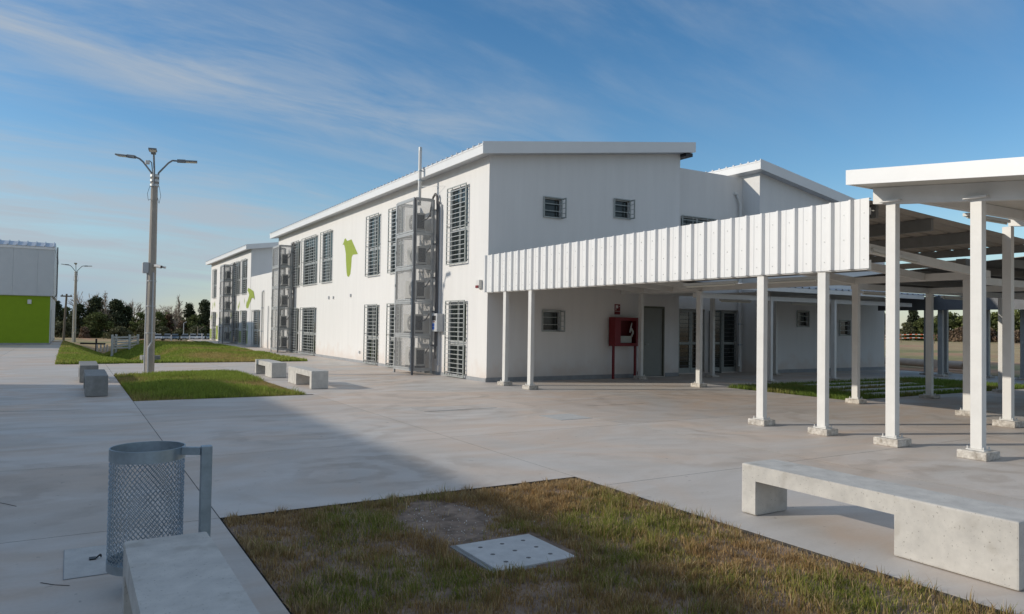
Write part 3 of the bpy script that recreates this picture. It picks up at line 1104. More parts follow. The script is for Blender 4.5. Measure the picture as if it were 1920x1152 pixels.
def glazed_door(x0, x1, y, z1, leafs, matg, label):
    f = MB()
    t = .07
    n = leafs
    wl_ = (x1 - x0) / n
    for i in range(n):
        a, b_ = x0 + i * wl_ + .006, x0 + (i + 1) * wl_ - .006
        f.box(a, a + t, y, y + .05, .03, z1)
        f.box(b_ - t, b_, y, y + .05, .03, z1)
        f.box(a + t, b_ - t, y, y + .05, .03, .2)
        f.box(a + t, b_ - t, y, y + .05, z1 - t, z1)
        f.box(a + t, b_ - t, y, y + .05, 1.0, 1.1)
    d_ = build('door', f, M['grille'], school, label=label)
    for i in range(n):
        a, b_ = x0 + i * wl_ + .006 + t, x0 + (i + 1) * wl_ - .006 - t
        build('pane', MB().box(a, b_, y + .02, y + .03, .2, 1.0), M[matg], d_)
        build('pane', MB().box(a, b_, y + .02, y + .03, 1.1, z1 - t), M[matg], d_)
        g = MB()
        for k in range(13):
            zq = .28 + k * (z1 - .45) / 12
            g.cyl((a - .03, y - .03, zq), (b_ + .03, y - .03, zq), .007, n=5)
        build('grille', g, M['grille_dark'], d_)
    build('handle', MB().box(x1 - .11, x1 - .08, y - .06, y, .98, 1.14), M['alu'], d_)
    return d_


glazed_door(17.88, 19.08, 18.63, 2.2, 2, 'glass_inner', 'glazed double door with pale grey frame and bars')
glazed_door(19.37, 20.76, 18.65, 2.2, 2, 'glass', 'dark glazed double door beside the downpipe')
# open barred gate leaf
g = MB().box(19.28, 19.33, 18.0, 18.05, .04, 2.2).box(19.28, 19.33, 18.5, 18.55, .04, 2.2).box(19.28, 19.33, 18.05, 18.5, .04, .09).box(19.28, 19.33, 18.05, 18.5, 2.15, 2.2)
for k in range(1, 14):
    g.cyl((19.305, 18.05, .09 + k * .147), (19.305, 18.5, .09 + k * .147), .008, n=5)
build('gate_leaf', g, M['grille_dark'], school)

# green emblems painted on the long wall (3 mm coats)
def emblem(pts, x=FX - .003):
    n = len(pts)
    mb = MB()
    mb.add([(x, y, z) for y, z in pts] + [(x + .002, y, z) for y, z in pts], [tuple(range(n)), tuple(range(2 * n - 1, n - 1, -1))] + [(i, (i + 1) % n, n + (i + 1) % n, n + i) for i in range(n)])
    return build('painted_emblem', mb, M['green_paint'], school)


emblem([(30.66, 4.93), (30.52, 5.02), (30.42, 5.15), (30.25, 5.17), (30.05, 5.04), (29.5, 5.06), (28.66, 4.38), (29.28, 4.40), (29.42, 4.3), (29.46, 3.95), (29.55, 3.62), (29.74, 3.50), (29.95, 3.55), (30.05, 3.72), (30.16, 4.2), (30.2, 4.5), (30.32, 4.75), (30.45, 4.92)])
emblem([(50.4, 3.62), (50.1, 3.78), (49.9, 3.74), (49.4, 3.68), (48.5, 3.50), (48.15, 3.1), (48.2, 2.95), (48.5, 3.1), (49.1, 3.06), (49.5, 2.75), (50.0, 2.42), (50.55, 2.45), (50.7, 2.65), (50.2, 2.95), (49.75, 3.3), (50.0, 3.48)], FX - .004)
# painted bed of green leaves climbing the farthest block
for i in range(64):
    y = 50.0 + 15.0 * ((i * 0.6180339) % 1)
    if any(q[0] - .15 < y < q[1] + .15 and q[2] < .5 for q in far_windows):
        z = 2.5 + 0.5 * random.random()
        if random.random() < .5:
            continue
    else:
        z = 0.25 + 2.5 * random.random() ** 1.5
    s_ = .13 + .10 * random.random()
    mb = MB().add([(FX - .003, y - s_ * .6, z), (FX - .003, y, z - s_ * 1.6), (FX - .003, y + s_ * .6, z), (FX - .003, y, z + s_ * 1.4)], [(0, 1, 2, 3)])
    build('painted_leaf', mb, M['green_paint'], school)
for y0, y1 in ((52.15, 52.88), (64.1, 65.15), (55.9, 56.2), (50.0, 50.3), (61.4, 62.2)):
    build('painted_band', MB().box(FX - .003, FX - .001, y0, y1, .1, .75 + .5 * random.random()), M['green_paint'], school)

# small wall outlets
for y, z, h in ((32.42, 2.70, .14), (31.75, 2.69, .12), (29.42, 2.72, .13), (28.2, .42, .10)):
    build('wall_outlet', MB().box(FX - .05, FX - .002, y - .05, y + .05, z - h / 2, z + h / 2), M['pvc_grey'], school, bevel=.008)

# ------------------------------------------------------------------ wall-hung things


def pipe_thing(name, pts, r, m_, label, cat, clamps=(), n=12):
    t = thing(name, pts[0], label, cat)
    mb = MB()
    mb.tube(pts, r, n)
    build('pipe', mb, M[m_], t, smooth=True)
    for (x, y, z) in clamps:
        build('clamp', MB().cyl((x, y, z - .02), (x, y, z + .02), r + .012, n=n).box(x, x + .16, y - .012, y + .012, z - .012, z + .012), M['galv'], t)
    return t


fl = pipe_thing('flue_pipe', [(9.37, 21.38, 5.35), (9.37, 21.38, 7.08)], .055, 'pvc', 'slim white flue pipe rising past the eave above the nearest cage', 'pipe', [(9.37, 21.38, 6.15), (9.37, 21.38, 6.45)])
build('cap', MB().cyl((9.37, 21.38, 7.08), (9.37, 21.38, 7.2), .058, n=12).cyl((9.37, 21.38, 7.2), (9.37, 21.38, 7.215), .03, n=12), M['alu'], fl)
build('wire', MB().tube([(9.37, 21.38, 5.95), (9.6, 21.0, 5.93), (9.89, 20.6, 5.9)], .006, 4), M['alu'], fl)
pipe_thing('downpipe', [(9.82, 45.55, 0.02), (9.82, 45.55, 3.35), (9.93, 45.55, 3.45)], .06, 'pvc', 'white downpipe on the low link wall', 'pipe', [(9.82, 45.55, 1.0), (9.82, 45.55, 2.4)])
pipe_thing('conduit', [(9.86, 44.1, 0.02), (9.86, 44.1, 2.5)], .028, 'pvc_grey', 'thin grey conduit on the link wall beside the middle cage', 'pipe')
pipe_thing('downpipe', [(20.72, 18.42, 0.02), (20.72, 18.42, .4), (20.6, 18.38, .22), (20.72, 18.45, .55), (20.72, 18.45, 6.1), (20.6, 18.5, 6.45), (20.5, 18.56, 6.5)], .055, 'pvc', 'white downpipe in the recessed corner with a bend near the top', 'pipe', [(20.72, 18.45, 1.0), (20.72, 18.45, 1.75)])

bxo = thing('control_box', (9.77, 20.75, 1.62), 'grey wall control box with dark screen and blue stickers beside the nearest cage', 'control box')
build('casing', MB().box(9.66, 9.895, 20.55, 20.93, 1.36, 1.92), M['pvc_grey'], bxo, bevel=.012)
mb = MB()
mb.box(9.654, 9.659, 20.63, 20.88, 1.70, 1.85)
build('screen', mb, M['dark'], bxo)
for k in range(3):
    build('button', MB().cyl((9.659, 20.82 - k * .06, 1.66), (9.648, 20.82 - k * .06, 1.66), .016, n=8), M['red_paint'], bxo)
for k in range(2):
    for j in range(2):
        build('sticker', MB().box(9.655, 9.659, 20.72 + k * .085, 20.80 + k * .085, 1.42 + j * .1, 1.51 + j * .1), M['blue_sticker'], bxo)
build('cable', MB().tube([(9.85, 20.8, 1.36), (9.85, 20.85, 1.2), (9.87, 21.05, 1.12)], .014, 6), M['dark'], bxo)
al = thing('alarm_siren', (9.86, 18.2, 2.7), 'small white and red alarm siren at the wall corner', 'siren')
build('casing', MB().box(9.79, 9.895, 18.1, 18.3, 2.62, 2.86), M['pvc'], al, bevel=.015)
build('lamp_lens', MB().box(9.77, 9.789, 18.12, 18.28, 2.63, 2.70), M['red_paint'], al)

# ------------------------------------------------------------------ fire hose cabinet, sign and standpipe
fc = thing('fire_hose_cabinet', (14.6, 17.6, 0), 'red fire hose cabinet on two legs with a glass front and folded hose', 'fire cabinet')
x0, x1, y0, y1, z0, z1 = 14.14, 15.06, 17.44, 17.72, 1.0, 1.88
mb = MB().box(x0, x1, y1 - .02, y1, z0, z1).box(x0, x0 + .02, y0, y1 - .02, z0, z1).box(x1 - .02, x1, y0, y1 - .02, z0, z1).box(x0 + .02, x1 - .02, y0, y1 - .02, z0, z0 + .02).box(x0 + .02, x1 - .02, y0, y1 - .02, z1 - .02, z1)
build('casing', mb, M['red_paint'], fc)
for a in (x0, x1 - .06):
    build('leg', MB().box(a, a + .06, 17.50, 17.56, 0, z0), M['red_paint'], fc)
mb = MB().box(x0, x0 + .22, y0 - .02, y0 - .001, z0, z1).box(x1 - .09, x1, y0 - .02, y0 - .001, z0, z1).box(x0 + .22, x1 - .09, y0 - .02, y0 - .001, z1 - .1, z1).box(x0 + .22, x1 - .09, y0 - .02, y0 - .001, z0, z0 + .09)
dr = build('door', mb, M['red_paint'], fc)
build('back_panel', MB().box(x0 + .03, x1 - .03, y1 - .03, y1 - .022, z0 + .03, z1 - .03), M['red_dark'], fc)
build('hose', MB().box(14.4, 14.86, 17.5, 17.64, 1.10, 1.31).tube([(14.84, 17.5, 1.28), (14.9, 17.48, 1.42), (14.84, 17.5, 1.55)], .03), M['hose'], fc, bevel=.01)
build('nozzle', MB().cyl((14.8, 17.52, 1.42), (14.86, 17.5, 1.72), .028, .016), M['alu'], fc)
sg = thing('fire_sign', (14.5, 17.78, 1.97), 'small red hose reel sign above the fire cabinet', 'sign')
build('plate', MB().box(14.40, 14.62, 17.778, 17.787, 1.97, 2.29), M['red_paint'], sg)
mb = MB().box(14.44, 14.46, 17.775, 17.778, 2.10, 2.255).box(14.46, 14.535, 17.775, 17.778, 2.165, 2.255)
mb.add([(14.56, 17.776, 2.23), (14.60, 17.776, 2.23), (14.58, 17.776, 2.20)], [(0, 1, 2)])
mb.box(14.405, 14.615, 17.775, 17.778, 2.066, 2.076)
build('pictogram', mb, M['sign_white'], sg)
st = thing('standpipe', (15.28, 17.6, 0), 'red standpipe with a curved top between the fire cabinet and the grey door', 'standpipe')
build('pipe', MB().tube([(15.28, 17.6, .0), (15.28, 17.6, 1.62), (15.24, 17.6, 1.72), (15.16, 17.6, 1.79), (15.07, 17.6, 1.80)], .042, 10), M['red_paint'], st, smooth=True)
build('valve', MB().cyl((15.28, 17.6, .12), (15.28, 17.6, .2), .075).cyl((15.28, 17.6, 1.5), (15.28, 17.6, 1.6), .07).cyl((15.28, 17.53, 1.55), (15.28, 17.46, 1.55), .035), M['red_paint'], st)

# ------------------------------------------------------------------ air conditioner cages
TIERS = ['bottom', 'second lowest', 'middle', 'second highest', 'top']


def make_cage(y0, label):
    xa, xb, ya, yb = 9.1, 9.74, y0, y0 + 1.45
    t = thing('air_conditioner_cage', (9.42, y0 + .72, 0), label, 'equipment cage', 'cages of air conditioners on the long wall')
    zb, zt, n = 0.14, 5.52, 5
    for x, y in ((xa, ya), (xa, yb), (xb, ya), (xb, yb)):
        build('post', MB().box(x - .028, x + .028, y - .028, y + .028, .0 if x == xa else .05, zt), M['cage_dark' if (x, y) == (xa, ya) else 'cage'], t)
    hs_ = (zt - zb) / n
    for k in range(n + 1):
        z = zb + k * hs_
        mb = MB().box(xa - .02, xa + .02, ya + .028, yb - .028, z - .03, z + .03)
        mb.box(xa + .028, xb - .028, ya - .02, ya + .02, z - .03, z + .03)
        mb.box(xa + .028, xb - .028, yb - .02, yb + .02, z - .03, z + .03)
        build('rail', mb, M['cage'], t)
    for k in range(n):
        a, b_ = zb + k * hs_ + .04, zb + (k + 1) * hs_ - .04
        fr = MB()
        for q0, q1 in ((ya + .04, ya + .075), (yb - .075, yb - .04)):
            fr.box(xa - .035, xa - .003, q0, q1, a, b_)
        fr.box(xa - .035, xa - .003, ya + .075, yb - .075, a, a + .035).box(xa - .035, xa - .003, ya + .075, yb - .075, b_ - .035, b_)
        p = build('door', fr, M['cage'], t)
        build('mesh_panel', MB().quad((xa - .018, ya + .06, a + .02), (xa - .018, yb - .06, a + .02), (xa - .018, yb - .06, b_ - .02), (xa - .018, ya + .06, b_ - .02)), M['perf'], p)
        build('latch', MB().box(xa - .06, xa - .035, yb - .07, yb - .03, (a + b_) / 2 - .04, (a + b_) / 2 + .04), M['alu'], p)
        for y in (ya, yb):
            fr = MB()
            s_ = -1 if y == ya else 1
            q0, q1 = sorted((y + s_ * .003, y + s_ * .028))
            for x_0 in (xa + .04, xb - .075):
                fr.box(x_0, x_0 + .03, q0, q1, a, b_)
            fr.box(xa + .07, xb - .075, q0, q1, a, a + .03).box(xa + .07, xb - .075, q0, q1, b_ - .03, b_)
            p = build('side_frame', fr, M['cage'], t)
            ym = (q0 + q1) / 2
            build('mesh_panel', MB().quad((xa + .05, ym, a + .02), (xb - .05, ym, a + .02), (xb - .05, ym, b_ - .02), (xa + .05, ym, b_ - .02)), M['perf'], p)
        sh = MB()
        for q in range(7):
            sh.box(xa + .05, xb - .05, ya + .1 + q * .2, ya + .115 + q * .2, a - .02, a - .008)
        build('shelf', sh, M['cage'], t)
    for x, y in ((xb + .02, ya + .3), (xb + .02, yb - .3)):
        for z in (1.2, 3.3, 5.2):
            build('bracket', MB().box(xb + .028, 9.897, y - .02, y + .02, z - .02, z + .02), M['cage'], t)
    return t


def make_ac(loc, label):
    x, y, z = loc
    t = thing('air_conditioner', loc, label, 'air conditioner', 'air conditioners inside the wall cages')
    build('casing', MB().box(x - .16, x + .16, y - .42, y + .42, z + .06, z + .62), M['ac_white'], t, bevel=.012)
    mb = MB().cyl((x - .161, y - .1, z + .34), (x - .166, y - .1, z + .34), .235, n=24)
    f = build('fan_opening', mb, M['ac_dark'], t)
    g = MB()
    for k in range(1, 5):
        rr = .05 * k
        pts = [(x - .175, y - .1 + rr * math.cos(q * math.pi / 8), z + .34 + rr * math.sin(q * math.pi / 8)) for q in range(17)]
        g.tube(pts, .006, 3)
    for q in range(6):
        g.cyl((x - .175, y - .1, z + .34), (x - .175, y - .1 + .22 * math.cos(q * math.pi / 3), z + .34 + .22 * math.sin(q * math.pi / 3)), .006, n=3)
    build('fan_guard', g, M['ac_white'], f)
    build('hub', MB().cyl((x - .167, y - .1, z + .34), (x - .18, y - .1, z + .34), .045, n=12), M['ac_white'], f)
    build('foot', MB().box(x - .2, x + .2, y - .34, y - .28, z, z + .058), M['cage_dark'], t)
    build('foot', MB().box(x - .2, x + .2, y + .28, y + .34, z, z + .058), M['cage_dark'], t)
    build('coil_grille', MB().box(x - .12, x + .12, y - .428, y - .422, z + .12, z + .56), M['ac_dark'], t)
    return t


cage_names = [(21.1, 'tall five tier grey cage of air conditioners nearest the building corner', 'the cage nearest the building corner'),
              (38.4, 'tall five tier grey cage of air conditioners beside the low link wall', 'the cage beside the low link wall'),
              (54.4, 'tall five tier grey cage of air conditioners on the farthest block', 'the cage on the farthest block')]
ac0 = None
cage0 = None
for ci, (y0, lab, where) in enumerate(cage_names):
    if cage0 is None:
        cage0 = make_cage(y0, lab)
    else:
        c_ = copy_tree(cage0, loc=(9.42, y0 + .72, 0))
        c_['label'] = lab
    for k in range(5):
        lab2 = 'white outdoor unit in the %s tier of %s' % (TIERS[k], where)
        loc = (9.46, y0 + .62 + .08 * ((k * 2) % 3), .20 + k * 1.076)
        if ac0 is None:
            ac0 = make_ac(loc, lab2)
        else:
            a_ = copy_tree(ac0, loc=loc)
            a_['label'] = lab2
    hb = thing('pipe_bundle', (9.8, y0 - .05, 0), 'bundle of insulated pipes on the wall right of %s' % where, 'pipe', 'insulated pipe bundles beside the cages')
    mb = MB()
    mb.tube([(9.82, y0 - .10, .5), (9.82, y0 - .10, 5.3), (9.80, y0 - .11, 5.62), (9.78, y0 - .03, 5.72), (9.74, y0 + .06, 5.6), (9.70, y0 + .2, 5.0)], .035, 8)
    mb.tube([(9.83, y0 - .2, .9), (9.83, y0 - .2, 5.2), (9.82, y0 - .19, 5.45)], .03, 8)
    for k in range(5):
        z = .9 + k * 1.07
        mb.tube([(9.83, y0 - .2, z), (9.72, y0 + .02, z + .02), (9.62, y0 + .22, z - .25), (9.5, y0 + .3, z - .3)], .022, 6)
    build('insulation', mb, M['pipe_insul'], hb, smooth=True)
    build('trunking', MB().box(9.83, 9.896, y0 - .34, y0 - .26, .3, 5.35), M['pvc_grey'], hb)

# ------------------------------------------------------------------ covered walkways


def column(parent, x, y, ztop, wx=.10, wy=.14, foot=(.28, .34, .10), zfoot=0.0, m_='cream_steel'):
    fz = zfoot + foot[2]
    c = build('column', MB().box(x - wx / 2, x + wx / 2, y - wy / 2, y + wy / 2, fz + .012, ztop), M[m_], parent, bevel=.006)
    build('footing', MB().box(x - foot[0] / 2, x + foot[0] / 2, y - foot[1] / 2, y + foot[1] / 2, zfoot, fz), M['footing'], c, bevel=.018)
    bp = MB().box(x - .085, x + .085, y - .11, y + .11, fz, fz + .012)
    for sx in (-1, 1):
        for sy in (-1, 1):
            bp.cyl((x + sx * .07, y + sy * .095, fz + .012), (x + sx * .07, y + sy * .095, fz + .045), .009, n=6)
    build('base_plate', bp, M['cream_steel'], c)
    return c


def batten(p0, p1, label, group='tube lamps under the walkway roofs'):
    t = thing('tube_lamp', tuple((Vector(p0) + Vector(p1)) / 2), label, 'tube lamp', group)
    d = (Vector(p1) - Vector(p0)).normalized()
    build('housing', MB().bar(p0, p1, .09, .05), M['tube_lamp'], t)
    q0, q1 = Vector(p0) + d * .04 - Vector((0, 0, .04)), Vector(p1) - d * .04 - Vector((0, 0, .04))
    build('tube', MB().cyl(q0, q1, .016, n=8), M['led'], t)
    return t


# A: along the facade line, corrugated white fascia
wa = thing('covered_walkway', (9.87, 12, 0), 'white covered walkway with a long ribbed fascia leading from the school wall', 'walkway canopy', 'steel walkway canopies')
for y in (16.72, 15.47, 8.31, 7.15):
    column(wa, 9.87, y, 2.47)
for x, y in ((14.97, 17.2), (14.55, 14.35), (14.72, 9.85), (14.65, 7.48)):
    column(wa, x, y, 2.598)


def fascia_panel(y0, y1):
    mb = MB()
    pitch = .322
    prof = []
    n = max(1, int(round((y1 - y0) / pitch)))
    p = (y1 - y0) / n
    x = 9.80
    for i in range(n):
        a = y0 + i * p
        prof += [(a, x), (a + p * .12, x - .0), (a + p * .42, x), (a + p * .44, x - .006), (a + p * .47, x - .006), (a + p * .49, x), (a + p * .74, x), (a + p * .80, x - .055), (a + p * .90, x - .055), (a + p * .98, x)]
    prof.append((y1, x))
    vs_, fs = [], []
    for y, xx in prof:
        vs_ += [(xx, y, 2.49), (xx, y, 3.51), (xx + .004, y, 2.49), (xx + .004, y, 3.51)]
    for i in range(len(prof) - 1):
        k = 4 * i
        fs += [(k, k + 4, k + 5, k + 1), (k + 2, k + 3, k + 7, k + 6), (k + 1, k + 5, k + 7, k + 3), (k, k + 2, k + 6, k + 4)]
    mb.add(vs_, fs)
    o = build('fascia_panel', mb, M['white_metal'], wa)
    sc = MB()
    for i in range(n):
        for z in (2.62, 2.93, 3.3):
            y = y0 + i * p + p * .25
            sc.cyl((x, y, z), (x - .006, y, z), .011, n=6)
    build('screws', sc, M['alu'], o, kind='stuff')
    return o


yy = 6.36
while yy < 17.7:
    fascia_panel(yy, min(yy + .966, 17.76))
    yy += .966
build('eave_cap', MB().box(9.806, 9.86, 6.36, 17.76, 3.500, 3.508), M['white_metal'], wa)
build('beam', MB().box(9.82, 9.92, 6.4, 17.7, 2.475, 2.62), M['cream_steel'], wa)
build('beam', MB().box(9.83, 9.91, 6.4, 17.7, 3.28, 3.38), M['cream_steel'], wa)


def sheet_roof(parent, x0, x1, y0, y1, za, zb, along='x', pitch=.322, m_='underside', th=.004, h=.04, shade_sheet=False):
    """trapezoidal sheet whose ribs run along x (slope along x) or along y (slope along y)"""
    mb = MB()
    prof = []
    lo, hi = (y0, y1) if along == 'x' else (x0, x1)
    n = int((hi - lo) / pitch)
    p = (hi - lo) / n
    for i in range(n):
        a = lo + i * p
        prof += [(a, 0), (a + p * .68, 0), (a + p * .76, h), (a + p * .92, h)]
    prof.append((hi, 0))
    vs_, fs = [], []
    for a, dz in prof:
        for t_ in (0, th):
            if along == 'x':
                vs_ += [(x0, a, za + dz + t_), (x1, a, zb + dz + t_)]
            else:
                vs_ += [(a, y0, za + dz + t_), (a, y1, zb + dz + t_)]
    for i in range(len(prof) - 1):
        k = 4 * i
        fs += [(k, k + 1, k + 5, k + 4), (k + 2, k + 6, k + 7, k + 3), (k, k + 4, k + 6, k + 2), (k + 1, k + 3, k + 7, k + 5)]
    mb.add(vs_, fs)
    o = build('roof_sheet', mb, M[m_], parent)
    if shade_sheet:  # dark sheet added below the roof to deepen the shade under it
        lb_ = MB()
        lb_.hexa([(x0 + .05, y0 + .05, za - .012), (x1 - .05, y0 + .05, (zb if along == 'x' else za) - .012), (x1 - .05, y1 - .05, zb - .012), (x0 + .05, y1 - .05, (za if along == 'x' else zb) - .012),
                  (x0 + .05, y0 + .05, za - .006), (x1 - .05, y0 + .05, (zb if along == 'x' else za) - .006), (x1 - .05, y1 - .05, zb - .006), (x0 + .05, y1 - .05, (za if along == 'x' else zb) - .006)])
        build('roof_shade_sheet', lb_, M['shade_sheet'], parent)
    return o


zA = lambda x: 3.47 - (x - 9.84) * .052
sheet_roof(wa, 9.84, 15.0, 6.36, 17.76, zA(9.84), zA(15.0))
for x in (10.1, 11.55, 13.05, 14.88):
    build('purlin', MB().box(x, x + .07, 6.45, 17.7, zA(x) - (.20 if x < 14 else .14), zA(x + .07) - .004), M['purlin'], wa)
for y in (16.72, 15.47, 14.35, 9.85, 8.31, 7.15):
    build('rafter', MB().hexa([(9.93, y - .05, 2.92), (14.7, y - .05, 2.60), (14.7, y + .05, 2.60), (9.93, y + .05, 2.92), (9.93, y - .05, 3.06), (14.7, y - .05, 2.74), (14.7, y + .05, 2.74), (9.93, y + .05, 3.06)]), M['cream_steel'], wa)
build('beam', MB().box(14.58, 14.74, 7.36, 17.7, 2.60, 2.74), M['cream_steel'], wa)
build('gutter', MB().prism_y([(14.88, 2.90), (15.06, 2.90), (15.08, 3.0), (14.86, 3.0)], 7.8, 17.7), M['underside'], wa)
build('gutter_end', MB().prism_y([(14.85, 2.88), (15.07, 2.88), (15.09, 3.02), (14.84, 3.02)], 7.62, 7.8), M['purlin'], wa)
batten((10.35, 9.3, 2.44), (10.35, 10.6, 2.44), 'tube lamp under the ribbed fascia left of the fourth front column')
batten((10.35, 7.6, 2.44), (10.35, 8.6, 2.44), 'tube lamp under the ribbed fascia between its two nearest columns')
batten((11.0, 7.1, 2.90), (12.3, 7.1, 2.79), 'tube lamp below the nearest sloping rafter')

# B: higher canopy at the right edge with a thick smooth white roof panel
wb = thing('covered_walkway', (9.86, 5.4, 0), 'tall white canopy with a thick smooth roof panel at the right edge', 'walkway canopy', 'steel walkway canopies')
for x, y in ((9.86, 6.04), (9.86, 4.91), (13.68, 6.33), (18.2, 6.3)):
    c_ = column(wb, x, y, 3.40 if y > 5 else 3.29, wx=.11, wy=.14, foot=(.34, .36, .11))
    zc_ = 3.40 if y > 5 else 3.29
    if x < 10:
        build('cap_plate', MB().box(x - .14, x + .14, y - .16, y + .12, zc_, zc_ + .02), M['cream_steel'], c_)
sB = .105
zB = lambda y: 3.645 + (y - 6.32) * sB
mb = MB()
XB0, XB1, YB0, YB1 = 9.24, 24.0, 3.3, 6.34
seg = [XB0 + .02, 10.6, 11.75, 12.9, 14.05, 15.2, 16.35, 17.5, 18.65, 19.8, 21, 22.2, XB1]
for a, b_ in zip(seg[:-1], seg[1:]):
    pm = MB().prism_x([(YB0 + .01, zB(YB0)), (YB1 - .01, zB(YB1)), (YB1 - .01, zB(YB1) + .17), (YB0 + .01, zB(YB0) + .17)], a + .003, b_ - .003)
    build('roof_panel', pm, M['soffit'], wb)
build('fascia', MB().prism_x([(YB0, zB(YB0) - .02), (YB1, zB(YB1) - .02), (YB1, zB(YB1) + .185), (YB0, zB(YB0) + .185)], XB0 - .01, XB0 + .018), M['white_metal'], wb)
build('fascia', MB().box(XB0 + .02, XB1, YB1 - .008, YB1 + .014, zB(YB1) - .015, zB(YB1) + .185), M['white_metal'], wb)
for x in (9.86, 13.68, 18.2):
    build('beam', MB().prism_x([(3.5, zB(3.5) - .235), (6.3, zB(6.3) - .235), (6.3, zB(6.3) - .003), (3.5, zB(3.5) - .003)], x - .06, x + .06), M['cream_steel'], wb)
build('beam', MB().box(10.0, 22, 5.95, 6.05, zB(6.0) - .16, zB(6.0) - .01), M['cream_steel'], wb)
batten((12.0, 6.16, 3.44), (13.3, 6.16, 3.44), 'tube lamp under the back edge of the tall smooth canopy')

# C: canopy along the recessed front
wc = thing('covered_walkway', (19, 16, 0), 'low canopy with ribbed sheet edge crossing in front of the recessed entrance', 'walkway canopy', 'steel walkway canopies')
for x, y in ((18.05, 14.9), (20.95, 14.8), (17.95, 17.12), (21.05, 17.15), (24.2, 14.8)):
    column(wc, x, y, 2.56, foot=(.28, .34, .05))
sheet_roof(wc, 15.12, 28.7, 14.45, 17.78, 2.84, 3.15, along='y', m_='roof_grey', shade_sheet=True)  # roof widened past its beams to keep sky light off the recess
build('beam', MB().box(14.9, 25.4, 14.85, 14.95, 2.44, 2.57), M['cream_steel'], wc)
build('beam', MB().box(14.9, 25.4, 17.08, 17.18, 2.60, 2.73), M['cream_steel'], wc)
build('fascia', MB().box(15.1, 25.4, 14.42, 14.445, 2.70, 2.83), M['cream_steel'], wc)
for x in (15.2, 18.05, 20.95, 24.2):
    build('rafter', MB().box(x - .05, x + .05, 14.95, 17.08, 2.60, 2.72), M['cream_steel'], wc)
for y in (14.7, 15.6, 16.5, 17.3):
    z_ = 2.84 + (y - 14.45) * .0933
    build('purlin', MB().box(15.15, 25.35, y - .03, y + .03, z_ - .11, z_ - .003), M['purlin'], wc)
batten((16.3, 15.25, 2.42), (17.6, 15.25, 2.42), 'tube lamp under the entrance canopy before the glazed doors')
batten((19.4, 15.25, 2.42), (20.7, 15.25, 2.42), 'tube lamp under the entrance canopy left of the barred windows')

# D: canopy on the near side of the courtyard
wd = thing('covered_walkway', (20, 9, 0), 'shaded canopy along the near side of the grassed courtyard', 'walkway canopy', 'steel walkway canopies')
for x, y in ((17.67, 9.9), (21.27, 10.0), (25.0, 10.0), (17.67, 7.3), (21.27, 7.3), (25.0, 7.3)):
    column(wd, x, y, 2.50, foot=(.30, .36, .07))
sheet_roof(wd, 15.2, 28.3, 6.4, 10.75, 3.03, 2.76, along='y', m_='underside', shade_sheet=True)  # widened on the near side so less sky light reaches the recess
build('beam', MB().box(14.75, 28.2, 9.90, 10.0, 2.50, 2.63), M['cream_steel'], wd)
build('beam', MB().box(14.75, 28.2, 7.25, 7.35, 2.50, 2.63), M['cream_steel'], wd)
for x in (17.67, 21.27, 25.0):
    build('rafter', MB().box(x - .05, x + .05, 7.35, 9.90, 2.50, 2.63), M['cream_steel'], wd)
for y in (7.0, 7.9, 8.8, 9.7, 10.25):
    z_ = 3.0 - (y - 6.9) * .0638
    build('purlin', MB().box(15.25, 28.2, y - .03, y + .03, z_ - .16, z_ - .003), M['purlin'], wd)
build('gutter', MB().cyl((15.3, 10.82, 2.72), (28.2, 10.82, 2.72), .07, n=10), M['cream_steel'], wd)
batten((18.6, 10.1, 2.46), (19.9, 10.1, 2.46), 'tube lamp along the courtyard side canopy beam')
batten((15.3, 10.1, 2.46), (16.6, 10.1, 2.46), 'tube lamp over the corner between the ribbed and the courtyard canopies')

# E: far canopy closing the courtyard; cream steel coloured dark for its deep shade
we = thing('covered_walkway', (27, 12, 0), 'dark far canopy closing the courtyard in front of the field', 'walkway canopy', 'steel walkway canopies')
for x, y in ((26.95, 15.2), (26.5, 14.45), (27.5, 13.4), (27.6, 12.3), (26.9, 10.4), (28.2, 15.2)):
    column(we, x, y, 2.44, foot=(.36, .36, .06), wx=.12, wy=.16, m_='cage')
sheet_roof(we, 26.2, 30.6, 6.2, 14.4, 2.98, 2.80, along='x', m_='purlin', shade_sheet=True)  # carried farther out to shade the recess
build('fascia', MB().box(26.15, 26.19, 6.2, 16.6, 2.34, 2.82), M['cage_dark'], we)
build('beam', MB().box(26.9, 27.0, 6.2, 16.6, 2.44, 2.58), M['cage_dark'], we)
build('beam', MB().box(28.4, 28.5, 6.2, 16.6, 2.44, 2.58), M['cage_dark'], we)

# ------------------------------------------------------------------ benches
def make_bench(label, group, mt='precast'):
    """origin on the ground at the middle; the solid end points to -y"""
    L_, W_, H_ = 2.18, .41, .43
    t = thing('concrete_bench', (0, 0, 0), label, 'bench', group)
    ya, yj, yl, yb = -L_ / 2, -L_ / 2 + .80, L_ / 2 - .15, L_ / 2
    j1 = lambda v: abs(v.y - yj) < 1e-4
    j2 = lambda v: abs(v.y - yl) < 1e-4
    build('block', MB().box(-W_ / 2, W_ / 2, ya, yj, 0.006, H_), M[mt], t, bevel=.013, skip=j1)
    build('seat', MB().box(-W_ / 2, W_ / 2, yj, yl, H_ - .135, H_), M[mt], t, bevel=.013, skip=lambda v: j1(v) or j2(v))
    build('leg', MB().box(-W_ / 2, W_ / 2, yl, yb, 0.006, H_), M[mt], t, bevel=.013, skip=j2)
    return t


